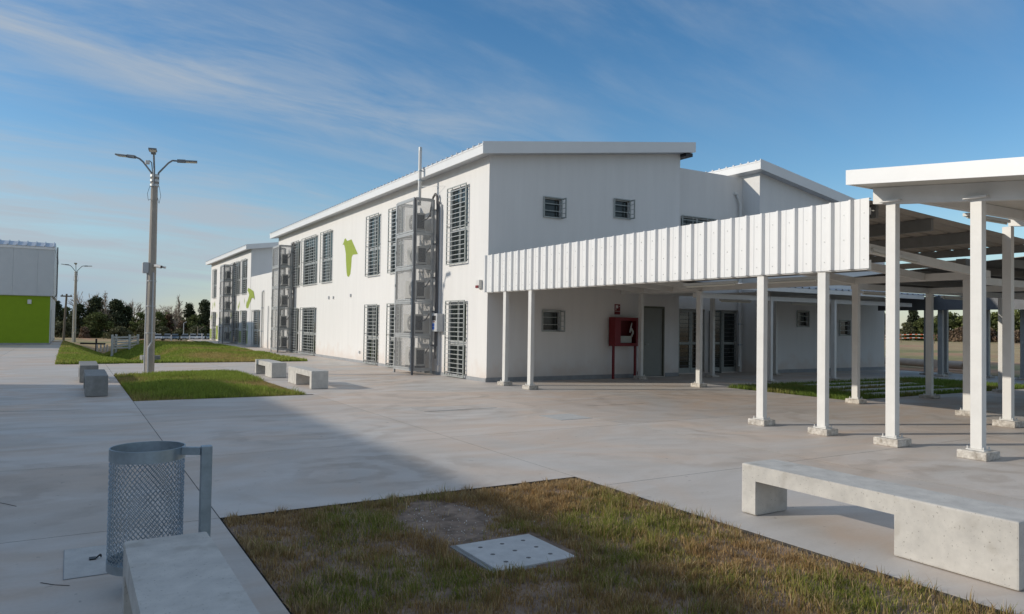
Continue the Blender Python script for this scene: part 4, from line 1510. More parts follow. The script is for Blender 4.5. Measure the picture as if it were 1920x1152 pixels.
GB = 'precast concrete benches on the plaza'
b0 = make_bench('long pale concrete bench in the sun right of the planting bed', GB)
b0.location = (5.24, 3.36, 0)
for loc, rz, lab in (((.47, 3.29, 0), 0, 'concrete bench in shade at the bottom edge beside the bin'),
                     ((5.12, 18.45, 0), math.pi, 'concrete bench right of the lamp post lawn, nearer of two'),
                     ((5.07, 22.25, 0), 0, 'concrete bench right of the lamp post lawn, farther of two')
                     ):
    c_ = copy_tree(b0, loc=loc, rz=rz)
    c_['label'] = lab

b1 = make_bench('weathered bench darkened for shade left of the lamp post lawn, nearer of two', GB, 'precast_grey')  # darker copy of the bench concrete: weathering plus the shade on these two
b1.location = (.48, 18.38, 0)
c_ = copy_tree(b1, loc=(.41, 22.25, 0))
c_['label'] = 'weathered bench darkened for shade left of the lamp post lawn, farther of two'

# ------------------------------------------------------------------ litter bin
bc = Vector((.41, 4.86, 0))
lb = thing('litter_bin', (bc.x + .29, bc.y - .17, 0), 'galvanised wire mesh litter bin hung from a post behind the near bench', 'litter bin')
rB, zT, zBt = .198, .845, .165


def ring(mb, z0_, z1_, r0, r1, n=40):
    vs_ = []
    for i in range(n):
        t_ = 2 * math.pi * i / n
        c_, s_ = math.cos(t_), math.sin(t_)
        vs_ += [(bc.x + c_ * r0, bc.y + s_ * r0, z0_), (bc.x + c_ * r0, bc.y + s_ * r0, z1_), (bc.x + c_ * r1, bc.y + s_ * r1, z1_), (bc.x + c_ * r1, bc.y + s_ * r1, z0_)]
    fs = []
    for i in range(n):
        a, b_ = 4 * i, 4 * ((i + 1) % n)
        for q in range(4):
            fs.append((a + q, b_ + q, b_ + (q + 1) % 4, a + (q + 1) % 4))
    mb.add(vs_, fs)
    return mb


build('rim', ring(MB(), zT - .07, zT, rB, rB + .007), M['galv'], lb, smooth=True)
bt = ring(MB(), zBt - .02, zBt + .03, rB, rB + .006)
bt.cyl((bc.x, bc.y, zBt - .02), (bc.x, bc.y, zBt - .014), rB, n=32)
build('base', bt, M['galv'], lb, smooth=True)
mb = MB()
NS, NR = 46, 34
hh = (zT - .07 - zBt - .03) / NR
for i in range(NS):
    for k in range(NR):
        for sgn in (-1, 1):
            # expanded metal: each strand leans half a cell one way, then back
            s0 = i + (k % 2) * .5
            s1 = s0 + sgn * .5
            p = []
            for s_, z_ in ((s0, zBt + .03 + k * hh), (s1, zBt + .03 + (k + 1) * hh)):
                t_ = 2 * math.pi * s_ / NS
                jr = rB - .003 + (.006 if k % 2 == 0 else 0)
                p.append((bc.x + math.cos(t_) * jr, bc.y + math.sin(t_) * jr, z_))
            mb.cyl(p[0], p[1], .0023, n=3, caps=False)
build('mesh_basket', mb, M['galv'], lb)
pp = Vector((bc.x + .298, bc.y - .18, 0))
build('post', MB().box(pp.x - .03, pp.x + .03, pp.y - .03, pp.y + .03, 0, zT + .01), M['galv'], lb, bevel=.004)
dv = (pp - bc).normalized()
build('arm', MB().bar(bc + dv * (rB + .008) + Vector((0, 0, zT - .022)), pp - dv * .03 + Vector((0, 0, zT - .022)), .03, .045), M['galv'], lb)

# ------------------------------------------------------------------ covers in the paving and bed
dc = thing('drain_cover', (2.73, 4.45, 0), 'pale square concrete drain cover with nine holes lying in the planting bed', 'drain cover')
mb = MB()
mb.box(2.42, 3.04, 4.14, 4.76, -.05, .004)
build('slab', mb, M['cover_pale'], dc, bevel=.004)
mb = MB().box(2.385, 2.415, 4.105, 4.795, -.08, -.008).box(3.045, 3.075, 4.105, 4.795, -.08, -.008).box(2.415, 3.045, 4.105, 4.135, -.08, -.008).box(2.415, 3.045, 4.765, 4.795, -.08, -.008)
build('frame', mb, M['precast_grey'], dc)
for i in range(3):
    for j in range(3):
        x, y = 2.55 + i * .18, 4.27 + j * .18
        build('hole', MB().cyl((x, y, .0), (x, y, .0048), .017, .017, n=14), M['hole'], dc)  # each hole drawn as a dark disc on the slab


def inset_cover(name, x0, x1, y0, y1, label, handle=None, mslab='cover_conc'):
    t = thing(name, ((x0 + x1) / 2, (y0 + y1) / 2, 0), label, 'access cover')
    build('slab', MB().box(x0, x1, y0, y1, .0015, .0045), M[mslab], t)
    g = .005
    build('joint', MB().box(x0 - g, x0, y0 - g, y1 + g, .001, .004).box(x1, x1 + g, y0 - g, y1 + g, .001, .004).box(x0, x1, y0 - g, y0, .001, .004).box(x0, x1, y1, y1 + g, .001, .004), M['skirting'], t)
    if handle:
        hx, hy = handle
        build('handle', MB().box(hx - .02, hx + .02, hy - .025, hy + .025, .006, .014).tube([(hx + .02, hy, .01), (hx + .045, hy, .03), (hx + .05, hy + .01, .012)], .006, 5), M['dark'], t)
    return t


inset_cover('access_cover', 7.14, 7.80, 10.2, 10.88, 'square concrete cover in the sunlit paving before the walkway')
inset_cover('access_cover', .0, .62, 5.27, 5.93, 'square concrete cover with small black lifting eye left of the bin', (.16, 5.62))
inset_cover('access_cover', 5.55, 7.05, 12.25, 12.85, 'long faint cover set in the paving before the school wall', mslab='plaza')

# ------------------------------------------------------------------ lamp posts
def make_lamp(label):
    t = thing('lamp_post', (0, 0, 0), label, 'lamp post', 'three armed lamp posts')
    mb = MB()
    prof = lambda w_: [(-w_, -w_ * .55), (-w_ * .55, -w_), (w_ * .55, -w_), (w_, -w_ * .55), (w_, w_ * .55), (w_ * .55, w_), (-w_ * .55, w_), (-w_, w_ * .55)]
    a, b_ = prof(.125), prof(.088)
    vs_ = [(x, y, 0) for x, y in a] + [(x, y, 5.95) for x, y in b_]
    mb.add(vs_, [(i, (i + 1) % 8, 8 + (i + 1) % 8, 8 + i) for i in range(8)] + [tuple(range(7, -1, -1)), tuple(range(8, 16))])
    build('pole', mb, M['pole_conc'], t)
    cd = MB().tube([(-.06, -.14, .0), (-.06, -.14, .75), (.03, -.135, .95), (.03, -.12, 3.0)], .022, 8)
    cd.tube([(-.14, .02, .0), (-.125, .02, 3.0)], .026, 8)
    build('conduit', cd, M['pvc_grey'], t, smooth=True)
    for z in (1.2, 2.0, 2.75):
        build('strap', MB().cyl((0, 0, z - .012), (0, 0, z + .012), .158 - z * .009, n=12, caps=True), M['pvc_grey'], t)
    for z in (5.62, 5.76, 5.9):
        build('band', MB().cyl((0, 0, z - .035), (0, 0, z + .035), .125, n=14), M['alu'], t)
    R_ = Vector((math.cos(YAW), -math.sin(YAW), 0))
    F_ = Vector((math.sin(YAW), math.cos(YAW), 0))
    for lat, dep, dz in ((-1.1, 0.0, .04), (1.02, .45, -.06), (.14, -.42, .12)):
        dd = (R_ * lat + F_ * dep)
        ln = dd.length
        dd.normalize()
        long_ = ln > .6
        base = dd * .10 + Vector((0, 0, 5.6))
        if long_:
            pts = [base, dd * .10 + Vector((0, 0, 6.0)), dd * .36 + Vector((0, 0, 6.33)), dd * .47 + Vector((0, 0, 6.42)), dd * .60 + Vector((0, 0, 6.45 + dz * .5))]
        else:
            pts = [base, dd * .12 + Vector((0, 0, 6.1)), dd * .3 + Vector((0, 0, 6.52))]
        ar = build('arm', MB().tube(pts, .026, 8), M['lamp_grey'], t, smooth=True)
        p = pts[-1]
        sd_ = dd.cross(Vector((0, 0, 1)))
        tip = p + dd * (.56 if long_ else .30) + Vector((0, 0, .045 + dz * .3))
        hd = MB().bar(p + dd * .0, p + (tip - p) * .42, .13, .085)
        hd.bar(p + (tip - p) * .40, tip, .22, .04)
        h_ = build('lamp_head', hd, M['lamp_grey'], ar, bevel=.006)
        q0, q1 = p + (tip - p) * .44 - Vector((0, 0, .026)), tip - dd * .02 - Vector((0, 0, .026))
        build('lens', MB().bar(q0, q1, .18, .012), M['led'], ar)
    w_ = MB().tube([(-.12, -.05, 5.6), (-.19, -.08, 5.35), (-.16, -.06, 5.15), (-.09, -.03, 5.2)], .007, 4)
    w_.tube([(.12, -.08, 5.6), (.17, -.1, 5.3), (.13, -.08, 5.08), (.09, -.05, 5.25)], .007, 4)
    build('cable', w_, M['dark'], t)
    return t


lp = make_lamp('tall concrete lamp post standing at the edge of the rectangular lawn')
lp.location = (2.03, 24.28, 0)
c_ = copy_tree(lp, loc=(.23, 71.6, float(ground_z(np.array([.23]), np.array([71.6]))[0])), rz=.12)
c_['label'] = 'distant concrete lamp post before the dark trees right of the green shed'
jb = thing('junction_box', (1.86, 24.34, 3.1), 'grey junction box strapped to the left of the tall lamp post', 'junction box')
build('casing', MB().box(1.78, 1.93, 24.2, 24.42, 2.98, 3.3), M['pvc_grey'], jb, bevel=.012)
build('lid', MB().box(1.77, 1.779, 24.21, 24.41, 3.0, 3.28), M['pvc_grey'], jb)
sc_ = thing('security_camera', (2.14, 24.14, 3.2), 'white security camera on the right of the tall lamp post', 'camera')
build('body', MB().cyl((2.10, 24.05, 3.20), (2.24, 23.9, 3.16), .05, n=12), M['pvc'], sc_, smooth=True)
build('bracket', MB().box(2.06, 2.14, 24.05, 24.2, 3.16, 3.24).cyl((2.26, 23.98, 3.17), (2.36, 23.93, 3.15), .035, n=10), M['pvc'], sc_)
build('lens', MB().cyl((2.24, 23.9, 3.16), (2.245, 23.895, 3.158), .036, n=12), M['dark'], sc_)
sl = thing('security_camera', (1.98, 24.1, 6.25), 'small dome camera among the lamp arms at the top of the tall post', 'camera')
build('bracket', MB().tube([(1.97, 24.22, 5.95), (1.93, 24.18, 6.28), (1.86, 24.2, 6.34)], .014, 6), M['lamp_grey'], sl)
build('body', MB().box(1.76, 1.88, 24.14, 24.26, 6.22, 6.33), M['pvc'], sl, bevel=.02)

# ------------------------------------------------------------------ shed on the left
sh = thing('green_shed', (-5, 52, 0), 'hall with lime green lower wall, pale cladding above and ribbed roof', 'building')
mb = MB().box(-14, -1.12, 52, 66, .10, 2.90)
build('wall', mb, M['shed_green'], sh)
build('plinth', MB().box(-14.05, -1.06, 51.95, 66.05, 0, .10), M['skirting'], sh)
build('trim', MB().box(-1.118, -1.08, 51.99, 52.16, .1, 2.9).box(-1.118, -1.085, 52.16, 66, .1, 2.9), M['shed_grey'], sh)
x = -14.0
while x < -1.1:
    x1 = min(x + 1.22, -.98)
    build('cladding_panel', MB().box(x + .003, x1 - .003, 51.86, 51.93, 2.93, 5.72), M['shed_grey'], sh)
    x += 1.22
build('cladding_backing', MB().box(-13.9, -1.06, 51.936, 65.9, 2.94, 5.71), M['shed_grey'], sh)
build('side_cladding', MB().box(-1.04, -.97, 51.93, 66, 2.93, 5.72), M['shed_grey'], sh)
build('soffit', MB().box(-14, -1.04, 51.93, 66, 2.905, 2.93), M['shed_grey'], sh)
build('eave_trim', MB().box(-14.0, -.94, 51.82, 51.86, 5.70, 5.86), M['white_metal'], sh)
rf = MB()
rf.prism_x([(51.8, 5.86), (53.6, 6.25), (66, 6.0), (66, 5.72), (51.9, 5.72)], -14, -.95)
for k in range(28):
    xx = -.98 - k * .46
    rf.hexa([(xx - .08, 51.78, 5.862), (xx, 51.78, 5.862), (xx, 53.55, 6.246), (xx - .08, 53.55, 6.246), (xx - .06, 51.78, 5.93), (xx - .02, 51.78, 5.93), (xx - .02, 53.55, 6.31), (xx - .06, 53.55, 6.31)])
build('roof', rf, M['roof_grey'], sh)
build('downpipe', MB().tube([(-.82, 52.3, 5.9), (-.80, 52.3, 3.1), (-.84, 52.2, 2.9)], .035, 6).tube([(-.98, 52.1, 2.75), (-.82, 52.2, 3.0)], .03, 6), M['pipe_insul'], sh)
build('wall_lamp', MB().box(-2.26, -2.06, 51.9, 51.998, 2.42, 2.68), M['pvc'], sh, bevel=.02)
build('hatch', MB().box(-1.12, -1.06, 52.3, 53.1, .12, 2.1), M['grille'], sh)

# the school's other wing, out of the frame on the left: its shade lies over the plaza
ow = thing('white_building', (-16, 5, 0), 'long white two storey school wing standing left of the plaza', 'building')
ca, sa = 1.0, 0.0


def owp(d, a, z):   # d back from the front edge, a along it southwards from the corner
    return (-14.0 - a * sa - d * ca, 27.47 - a * ca + d * sa, z)


mb = MB().hexa([owp(.4, 0.4, 0), owp(9, 0.4, 0), owp(9, 52, 0), owp(.4, 52, 0), owp(.4, 0.4, 7.4), owp(9, 0.4, 7.4), owp(9, 52, 7.4), owp(.4, 52, 7.4)])
build('wall', mb, M['stucco'], ow)
mb = MB().hexa([owp(0, 0, 7.4), owp(9.4, 0, 7.4), owp(9.4, 52.4, 7.4), owp(0, 52.4, 7.4), owp(0, 0, 7.56), owp(9.4, 0, 7.56), owp(9.4, 52.4, 7.56), owp(0, 52.4, 7.56)])
build('roof', mb, M['white_metal'], ow)
for i in range(8):
    for z in (1.0, 4.4):
        a = 4 + i * 6
        mb = MB().hexa([owp(.36, a, z), owp(.42, a, z), owp(.42, a + 2, z), owp(.36, a + 2, z), owp(.36, a, z + 1.8), owp(.42, a, z + 1.8), owp(.42, a + 2, z + 1.8), owp(.36, a + 2, z + 1.8)])
        build('window', mb, M['glass'], ow)

# ------------------------------------------------------------------ headwall, white fence, rails, bollards
hw = build('culvert_headwall', MB().box(2.28, 2.98, 31.2, 31.42, -.45, .22).box(2.28, 2.46, 30.2, 31.2, -.45, .24), M['precast_grey'], None, bevel=.012)
tag(hw, 'low concrete culvert headwall half sunk in the grass beside the lamp post', 'headwall')

GP = lambda x, y: float(ground_z(np.array([x]), np.array([y]))[0])
fe = thing('white_fence', (2.7, 52.5, -.3), 'short white slatted fence at the end of the ditch', 'fence')
posts = [(2.22, 52.0), (3.2, 52.3), (2.5, 53.6), (3.78, 53.9)]
for x, y in posts:
    build('post', MB().cyl((x, y, GP(x, y) - .1), (x, y, .62), .075, n=10), M['wood_white'], fe)
for k in range(5):
    z = -.22 + k * .165
    build('slat', MB().bar((2.3, 52.08, z), (3.12, 52.3, z + .03), .03, .10), M['wood_white'], fe)
    build('slat', MB().bar((3.27, 52.4, z), (3.72, 53.8, z + .03), .03, .10), M['wood_white'], fe)
    build('slat', MB().bar((2.27, 52.1, z), (2.48, 53.5, z + .03), .03, .10), M['grille_dark'], fe)
rl = build('log_rail', MB().cyl((.6, 62.5, -.22), (2.2, 62, -.25), .06, n=8).box(1.55, 1.67, 62.05, 62.2, -.9, .12), M['dark'])
tag(rl, 'low dark log rail with a post beyond the lawn ditch', 'rail')
for k, (x, lab) in enumerate(((1.62, 'white bollard beyond the ditch, leftmost of the row'), (1.85, 'white bollard beyond the ditch, second from the left'), (2.08, 'white bollard beyond the ditch, second from the right'), (2.26, 'white bollard beyond the ditch, rightmost of the row'))):
    o = build('bollard', MB().cyl((x, 60.2, -.75), (x, 60.2, -.25), .06, n=8), M['wood_white'])
    tag(o, lab, 'bollard', 'white bollards beyond the ditch')


def at_px(px, depth, z=None):
    """ground position seen at a column of the photograph, at a depth along the view"""
    lat = (px - 960) / 1372.34 * depth
    return (fw.x * depth + rt.x * lat, fw.y * depth + rt.y * lat)


x, y = at_px(121, 112)
up_ = thing('utility_pole', (x, y, GP(x, y)), 'old wooden utility pole with a crossarm before the dark trees', 'utility pole')
z = GP(x, y)
build('pole', MB().cyl((x, y, z), (x + .25, y, z + 7.2), .17, .13, n=8), M['wood_pole'], up_)
build('crossarm', MB().box(x - .55, x + 1.0, y - .08, y + .08, z + 6.75, z + 6.95).box(x - .4, x - .25, y - .06, y + .06, z + 6.95, z + 7.1).box(x + .75, x + .9, y - .06, y + .06, z + 6.95, z + 7.1), M['wood_pole'], up_)

# ------------------------------------------------------------------ cars
def make_car(label, paint, group):
    t = thing('parked_car', (0, 0, 0), label, 'car', group)
    # nose towards -y
    body = MB()
    prof = [(-2.05, .28), (-2.1, .55), (-2.0, .78), (-.95, .92), (1.5, .95), (2.05, .9), (2.08, .4), (1.95, .28)]
    body.prism_x(prof, -.81, .81)
    o = build('body', body, M[paint], t, bevel=.06)
    cab = MB().prism_x([(-.95, .92), (-.25, 1.42), (1.0, 1.44), (1.75, .95)], -.68, .68)
    build('cabin', cab, M['glass'], t, bevel=.05)
    build('roof', MB().prism_x([(-.22, 1.425), (-.1, 1.475), (.9, 1.49), (1.02, 1.44)], -.62, .62), M[paint], t)
    for sx in (-1, 1):
        build('headlight', MB().box(sx * .62 - .17, sx * .62 + .17, -2.085, -2.03, .58, .72), M['led'], t)
        build('mirror', MB().box(sx * .86 - .06, sx * .86 + .06, -.75, -.62, .92, 1.04), M[paint], t)
        for y in (-1.3, 1.3):
            w_ = build('wheel', MB().cyl((sx * .70, y, .31), (sx * .88, y, .31), .31, n=16), M['tyre'], t)
            build('rim', MB().cyl((sx * .875, y, .31), (sx * .89, y, .31), .19, n=12), M['alu'], w_)
    build('bumper', MB().box(-.80, .80, -2.14, -2.06, .30, .46), M['dark'], t)
    build('grille', MB().box(-.40, .40, -2.105, -2.07, .52, .68), M['dark'], t)
    build('number_plate', MB().box(-.2, .2, -2.155, -2.141, .35, .44), M['sign_white'], t)
    return t


GC = 'cars parked on the road beyond the lawn'
protos = {}
carlist = [(298, 'car_white', 'white car, leftmost of the parked row beyond the lawn'), (315.5, 'car_silver', 'silver car with pale bonnet, second in the parked row from the left'), (330, 'car_blue', 'blue grey car beside the two leftmost parked cars'),
           (348.5, 'car_silver', 'silver car in the middle of the parked row under the poplar'), (363.5, 'car_white', 'white car third from the right end of the parked row'), (378, 'car_white', 'white car second from the right end of the parked row'), (395, 'car_silver', 'silver car half hidden by the farthest school corner')]
for px_, paint, lab in carlist:
    dpt = 168 + random.uniform(-2, 2)
    x, y = at_px(px_, dpt)
    rz = -.12 + random.uniform(-.08, .08)
    if paint not in protos:
        protos[paint] = make_car(lab, paint, GC)
        protos[paint].location = (x, y, GP(x, y))
        protos[paint].rotation_euler.z = rz
    else:
        c_ = copy_tree(protos[paint], loc=(x, y, GP(x, y)), rz=rz)
        c_['label'] = lab
for px_, h_, lab in ((323, 1.2, 'thin white stake between the parked cars'), (357.5, 1.1, 'white stake left of the third car from the right'), (380.5, 1.5, 'tall white stake before the parked cars near the school')):
    x, y = at_px(px_, 150)
    o = build('marker_post', MB().cyl((x, y, GP(x, y)), (x, y, GP(x, y) + h_), .11, n=8), M['wood_white'])
    tag(o, lab, 'post', 'white stakes before the parked cars')
x, y = at_px(345.5, 174)
z = GP(x, y)
o = thing('street_light', (x, y, z), 'small pale street light beside the bare poplar behind the cars', 'street light')
build('pole', MB().cyl((x, y, z), (x, y, z + 4.1), .09, .07, n=8), M['pvc_grey'], o)
build('lamp_head', MB().bar((x, y, z + 4.1), (x + .6, y - .3, z + 4.45), .12, .12), M['pvc_grey'], o)
x, y = at_px(372, 176)
z = GP(x, y)
o = thing('street_light', (x, y, z), 'pale post with a slanting arm behind the cars nearest the school', 'street light')
build('pole', MB().cyl((x, y, z), (x, y, z + 3.3), .10, .09, n=8), M['bark_pale'], o)
build('arm', MB().cyl((x, y, z + 2.3), (x + 1.3, y - .6, z + 3.4), .07, n=6), M['bark_pale'], o)

# ------------------------------------------------------------------ trees
def crown_mesh(parent, blobs, n, size, c0, c1, name='crown', flat=.75):
    """leaf clumps: small tilted quads over and inside a union of uneven lobes (local coordinates)"""
    w_ = np.array([b_[3] ** 2 for b_ in blobs])
    which = rng.choice(len(blobs), n, p=w_ / w_.sum())
    B = np.array(blobs)[which]
    d_ = rng.normal(size=(n, 3))
    d_ /= np.linalg.norm(d_, axis=1)[:, None]
    rad = B[:, 3] * (0.30 + 0.95 * rng.random(n) ** .55)
    c = B[:, :3] + d_ * rad[:, None] * np.array([1, 1, flat])
    a1 = rng.normal(size=(n, 3))
    a1 /= np.linalg.norm(a1, axis=1)[:, None]
    a2 = np.cross(a1, rng.normal(size=(n, 3)))
    a2 /= np.linalg.norm(a2, axis=1)[:, None]
    s_ = size * (.5 + rng.random(n))
    P = np.stack([c - a1 * s_[:, None], c + a2 * s_[:, None] * .6, c + a1 * s_[:, None], c - a2 * s_[:, None] * .6], 1).reshape(-1, 3)
    F = np.arange(n * 4).reshape(n, 4)
    t_ = np.clip(.5 + .35 * rng.normal(size=n), 0, 1)
    lobe = (np.sin(which * 12.9898) * .5 + .5)
    C = (np.array(c0)[None] * (1 - t_)[:, None] + np.array(c1)[None] * t_[:, None]) * (.75 + .5 * lobe)[:, None]
    return np_mesh(name, P, F, np.repeat(C, 4, 0), M['leaf'], parent)


def place(px_, depth):
    x, y = at_px(px_, depth)
    return x, y, GP(x, y)


def leafy(px_, depth, width, height, base, kind, label, group, cat='tree', n=1400):
    """width/height in metres; base: how high the crown starts (share of height)"""
    x, y, z = place(px_, depth)
    t = thing({'pine': 'pine_tree', 'broad': 'leafy_tree', 'shrub': 'shrub', 'dry': 'shrub'}[kind], (x, y, z), label, cat, group)
    width *= {'pine': 1.5, 'broad': 1.35, 'shrub': 1.35, 'dry': 1.3}[kind]
    n = int(n * 2.2)
    blobs = []
    k = {'pine': 38, 'broad': 34, 'shrub': 22, 'dry': 18}[kind]
    for i in range(k):
        f = (i + random.random()) / k
        prof = {'pine': (1 - f) ** .55 * min(1, .55 + 1.8 * f), 'broad': math.sqrt(max(.05, 1 - (2 * f - .85) ** 2 / 1.4)), 'shrub': (1 - f) ** .4, 'dry': (1 - f) ** .4}[kind]
        a = random.random() * 6.28
        rr = width * .5 * prof
        rad = width * random.uniform(.08, .18)
        off = max(0, rr - rad * .7) * math.sqrt(random.random())
        zc = height * (base + (1 - base) * f * .97)
        blobs.append((math.cos(a) * off, math.sin(a) * off, min(max(zc, rad * .5), height - rad * .6), rad))
    cols = {'pine': ((.026, .038, .018), (.075, .088, .040)), 'broad': ((.06, .075, .022), (.15, .17, .055)), 'shrub': ((.07, .075, .035), (.15, .145, .075)), 'dry': ((.13, .085, .055), (.25, .18, .12))}[kind]
    crown_mesh(t, blobs, n, width * .022 + .09, *cols)
    mb = MB().cyl((x, y, z), (x + .1, y, z + height * (base + .25)), height * .025 + .03, height * .012 + .02, n=7)
    for i in range(4):
        bb = blobs[random.randrange(len(blobs))]
        mb.cyl((x + .05, y, z + height * base * .9 + .1), (x + bb[0], y + bb[1], z + bb[2]), height * .01 + .02, .02, n=5)
    build('trunk', mb, M['bark'], t)
    return t


def bare(px_, depth, width, height, kind, label, group):
    x, y, z = place(px_, depth)
    t = thing('bare_tree', (x, y, z), label, 'tree', group)
    tr = MB().cyl((x, y, z), (x, y, z + height * (.3 if kind == 'wide' else .85)), height * .016 + .04, height * .006 + .02, n=7)
    build('trunk', tr, M['bark_pale'], t)
    br = MB()

    def grow(p, d_, ln, r, lev):
        q = p + d_ * ln
        br.cyl(p, q, r * 1.35, r * .8, n=3, caps=False)
        if lev == 0:
            return
        for _ in range(3 if lev > 1 else 4):
            nd = (d_ + Vector((random.gauss(0, .42), random.gauss(0, .42), random.gauss(.12, .25)))).normalized()
            grow(p + d_ * ln * random.uniform(.55, 1), nd, ln * random.uniform(.55, .8), r * .6, lev - 1)

    if kind == 'wide':
        for i in range(6):
            a = i * 1.05 + random.random()
            grow(Vector((x, y, z + height * random.uniform(.22, .3))), Vector((math.cos(a) * .55 * width / height * 1.6, math.sin(a) * .5, 1)).normalized(), height * .3, height * .011 + .02, 3)
    else:
        for i in range(26):
            zz_ = z + height * (.12 + .78 * i / 26)
            a = random.random() * 6.28
            grow(Vector((x, y, zz_)), Vector((math.cos(a) * .22, math.sin(a) * .22, 1)).normalized(), height * .16 * (1.1 - .6 * i / 26), .05, 2)
    build('branches', br, M['bark_pale'], t)
    return t


GT = 'trees behind the parked cars'
D = 195
MPP = D / 1372.34
H = lambda top_, d=D: (638 - top_) * d / 1372.34
W = lambda px_w, d=D: px_w * d / 1372.34
bare(163, 215, W(46), H(553, 215), 'wide', 'tall bare tree rising behind the pines left of the ditch', GT)
bare(226, 215, W(40), H(563, 215), 'wide', 'bare spreading tree behind the large dark pine', GT)
bare(252, 218, W(36), H(566, 218), 'wide', 'bare spreading tree just left of the tall lamp post', GT)
bare(303, 216, W(30), H(574, 216), 'wide', 'bare grey tree just right of the tall lamp post', GT)
bare(322, 218, W(30), H(575, 218), 'wide', 'bare grey tree left of the poplar', GT)
bare(197, 188, W(10), H(552, 188), 'poplar', 'slender bare poplar in front of the large dark pine', GT)
bare(336, 190, W(14), H(558, 190), 'poplar', 'bare brown poplar right of the tall lamp post', GT)
bare(330, 192, W(9), H(577, 192), 'poplar', 'short bare poplar touching the left of the brown poplar', GT)
leafy(106, 200, W(30), H(570), .05, 'pine', 'dark pine at the corner of the green shed', GT)
leafy(124, 205, W(28), H(582), .0, 'broad', 'low dark tree behind the wooden utility pole', GT)
leafy(148, 198, W(36), H(577), .02, 'pine', 'dark evergreen right of the distant lamp post', GT, n=1700)
leafy(180, 200, W(44), H(564), .05, 'pine', 'olive green pine behind the slender poplar', GT, n=1900)
leafy(182, 186, W(42), H(594), .0, 'broad', 'olive rounded tree in front of the pines left of the white fence', GT, n=1700)
leafy(218, 198, W(44), H(569), .02, 'pine', 'large dark pine above the white fence', GT, n=2000)
leafy(240, 200, W(30), H(580), .0, 'pine', 'dark pine on the right shoulder of the large one', GT, n=1500)
leafy(263, 192, W(28), H(592), .0, 'broad', 'grey green tree just left of the tall lamp post', GT)
leafy(298, 192, W(26), H(590), .0, 'broad', 'dark green tree just right of the tall lamp post', GT)
leafy(318, 196, W(24), H(594), .0, 'dry', 'russet leafless thicket left of the poplar', GT)
leafy(355, 196, W(30), H(572), .05, 'pine', 'dark pine right of the brown poplar', GT, n=1700)
leafy(384, 196, W(34), H(567), .05, 'pine', 'dark pine against the farthest school corner', GT, n=1800)
leafy(366, 188, W(30), H(596), .0, 'broad', 'dark low tree behind the cars nearest the school', GT)
leafy(344, 186, W(22), H(606), .0, 'dry', 'brown undergrowth at the foot of the poplar', GT, n=800)
leafy(160, 182, W(24), H(619), .0, 'dry', 'dry brown scrub at the foot of the evergreen left of the ditch', GT, n=800)
leafy(270, 184, W(24), H(612), .0, 'shrub', 'grey shrub behind the foot of the tall lamp post', GT, n=800)
leafy(225, 180, W(40), H(618), .0, 'shrub', 'low shrub behind the white fence', GT, n=900)
leafy(305, 184, W(34), H(618), .0, 'shrub', 'dark low shrub behind the leftmost parked car', GT, n=900)
leafy(372, 184, W(44), H(616), .0, 'shrub', 'low shrub row behind the cars nearest the school', GT, n=900)
leafy(120, 184, W(44), H(612), .0, 'shrub', 'low dark shrub behind the foot of the utility pole', GT, n=900)

leafy(332, 208, W(26), H(596), .0, 'broad', 'dull green tree directly behind the brown poplar', GT)
leafy(314, 206, W(24), H(590), .0, 'broad', 'dull green tree behind the russet thicket', GT)
leafy(338, 184, W(26), H(620), .0, 'shrub', 'low shrub at the left foot of the street light', GT, n=800)
leafy(198, 204, W(30), H(590), .0, 'broad', 'dark tree filling the gap left of the large dark pine', GT)
leafy(140, 206, W(30), H(596), .0, 'broad', 'dark tree between the utility pole and the distant lamp post', GT)
leafy(168, 204, W(26), H(590), .0, 'broad', 'dark tree filling the gap right of the distant lamp post', GT)

GR = 'trees beyond the field on the right'


def HR(top_, d):
    return (640 - top_) * d / 1372.34


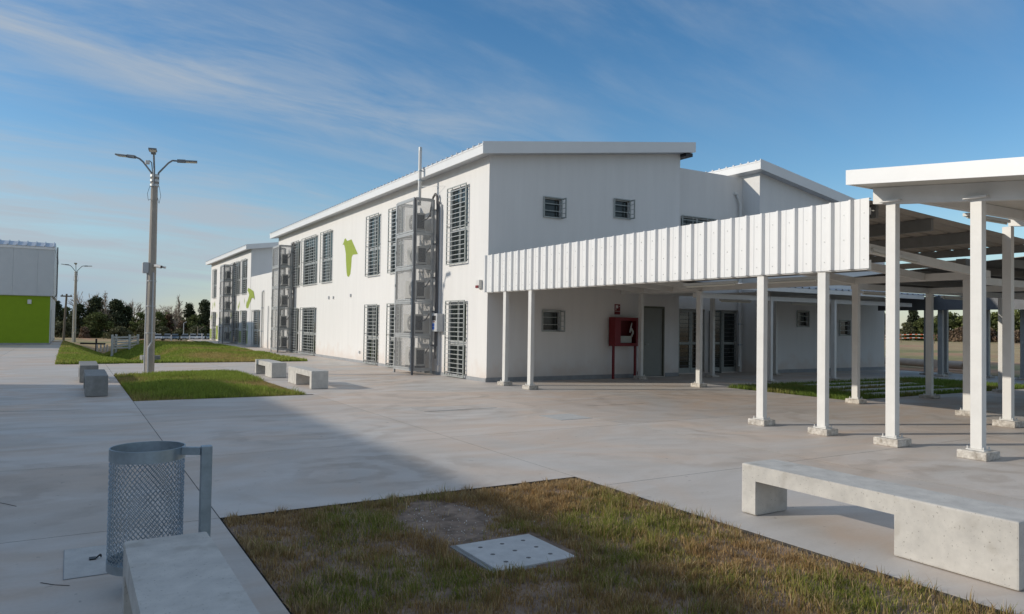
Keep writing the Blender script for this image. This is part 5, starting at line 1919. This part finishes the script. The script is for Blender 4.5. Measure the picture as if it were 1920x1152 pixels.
for px_, d_, wpx, top_, kind, lab in (
        (1650, 128, 26, 588, 'broad', 'loose green tree beyond the field at the end of the school wall'),
        (1712, 132, 26, 582, 'pine', 'dark conifer beyond the field, tallest one there'),
        (1672, 124, 40, 612, 'shrub', 'grey green shrubs beyond the barrier tape'),
        (1698, 122, 30, 607, 'shrub', 'yellowish shrub left of the dark conifer'),
        (1736, 125, 34, 598, 'broad', 'olive tree right of the dark conifer'),
        (1775, 128, 44, 588, 'broad', 'round dark tree behind the dry scrub beyond the field'),
        (1806, 124, 44, 594, 'broad', 'round dark tree behind the white stake in the field'),
        (1838, 128, 46, 589, 'broad', 'round olive tree between the two nearest columns'),
        (1872, 126, 44, 586, 'broad', 'leafy tree right of the nearest column beyond the field'),
        (1910, 120, 52, 580, 'broad', 'leafy green tree at the right edge beyond the field'),
        (1772, 119, 26, 607, 'dry', 'dry brown scrub beyond the field left of the white stake'),
        (1800, 118, 28, 614, 'dry', 'reddish dry scrub at the white stake'),
        (1850, 119, 34, 614, 'dry', 'dry scrub between the nearest columns'),
        (1905, 114, 40, 618, 'dry', 'dry scrub at the right edge of the field')):
    leafy(px_, d_, wpx * d_ / 1372.34, HR(top_, d_), .0, kind, lab, GR, n=1500 if kind in ('broad', 'pine') else 900)
for i in range(9):
    px_ = 1630 + i * 38
    pass

# ------------------------------------------------------------------ things in the field
pl = build('concrete_pipe', MB().cyl((34.4, 24.2, .16), (32.6, 18.1, .16), .17, n=14).cyl((32.6, 18.1, .16), (32.57, 18.0, .16), .2, n=14), M['conc_pipe'], None, smooth=True)
tag(pl, 'long pale concrete pipe lying in the field behind the courtyard', 'pipe')
pl = build('concrete_pipe', MB().cyl((32.85, 17.7, .15), (32.55, 16.75, .15), .17, n=14, caps=False).cyl((32.85, 17.7, .15), (32.55, 16.75, .15), .13, n=14, caps=False).cyl((32.86, 17.72, .15), (32.84, 17.66, .15), .17, n=14), M['conc_pipe'], None, smooth=True)
tag(pl, 'short pale concrete pipe lying at the end of the long one', 'pipe')
tp = thing('barrier_tape', (95, 56, 0), 'orange and white barrier tape strung across the far field', 'barrier tape')
A_, B_ = at_px(1630, 104), at_px(1752, 100)
for zz_ in (1.02, .55):
    for k in range(24):
        p = [A_[0] + (B_[0] - A_[0]) * k / 24, A_[1] + (B_[1] - A_[1]) * k / 24]
        q = [A_[0] + (B_[0] - A_[0]) * (k + .97) / 24, A_[1] + (B_[1] - A_[1]) * (k + .97) / 24]
        build('tape_stripe', MB().bar((*p, zz_ - .1 * math.sin(k * .26)), (*q, zz_ - .1 * math.sin((k + 1) * .26)), .01, .08), M['tape_red' if k % 2 else 'tape'], tp)
for f in (0, .5, 1):
    x, y = A_[0] + (B_[0] - A_[0]) * f, A_[1] + (B_[1] - A_[1]) * f
    build('stake', MB().cyl((x, y, -.1), (x, y, 1.3), .04, n=6), M['wood_pole'], tp)
x, y = at_px(1809, 96)
o = build('marker_post', MB().cyl((x, y, -.1), (x, y, 1.75), .055, n=8), M['wood_white'])
tag(o, 'single white stake standing in the field between the columns', 'post')
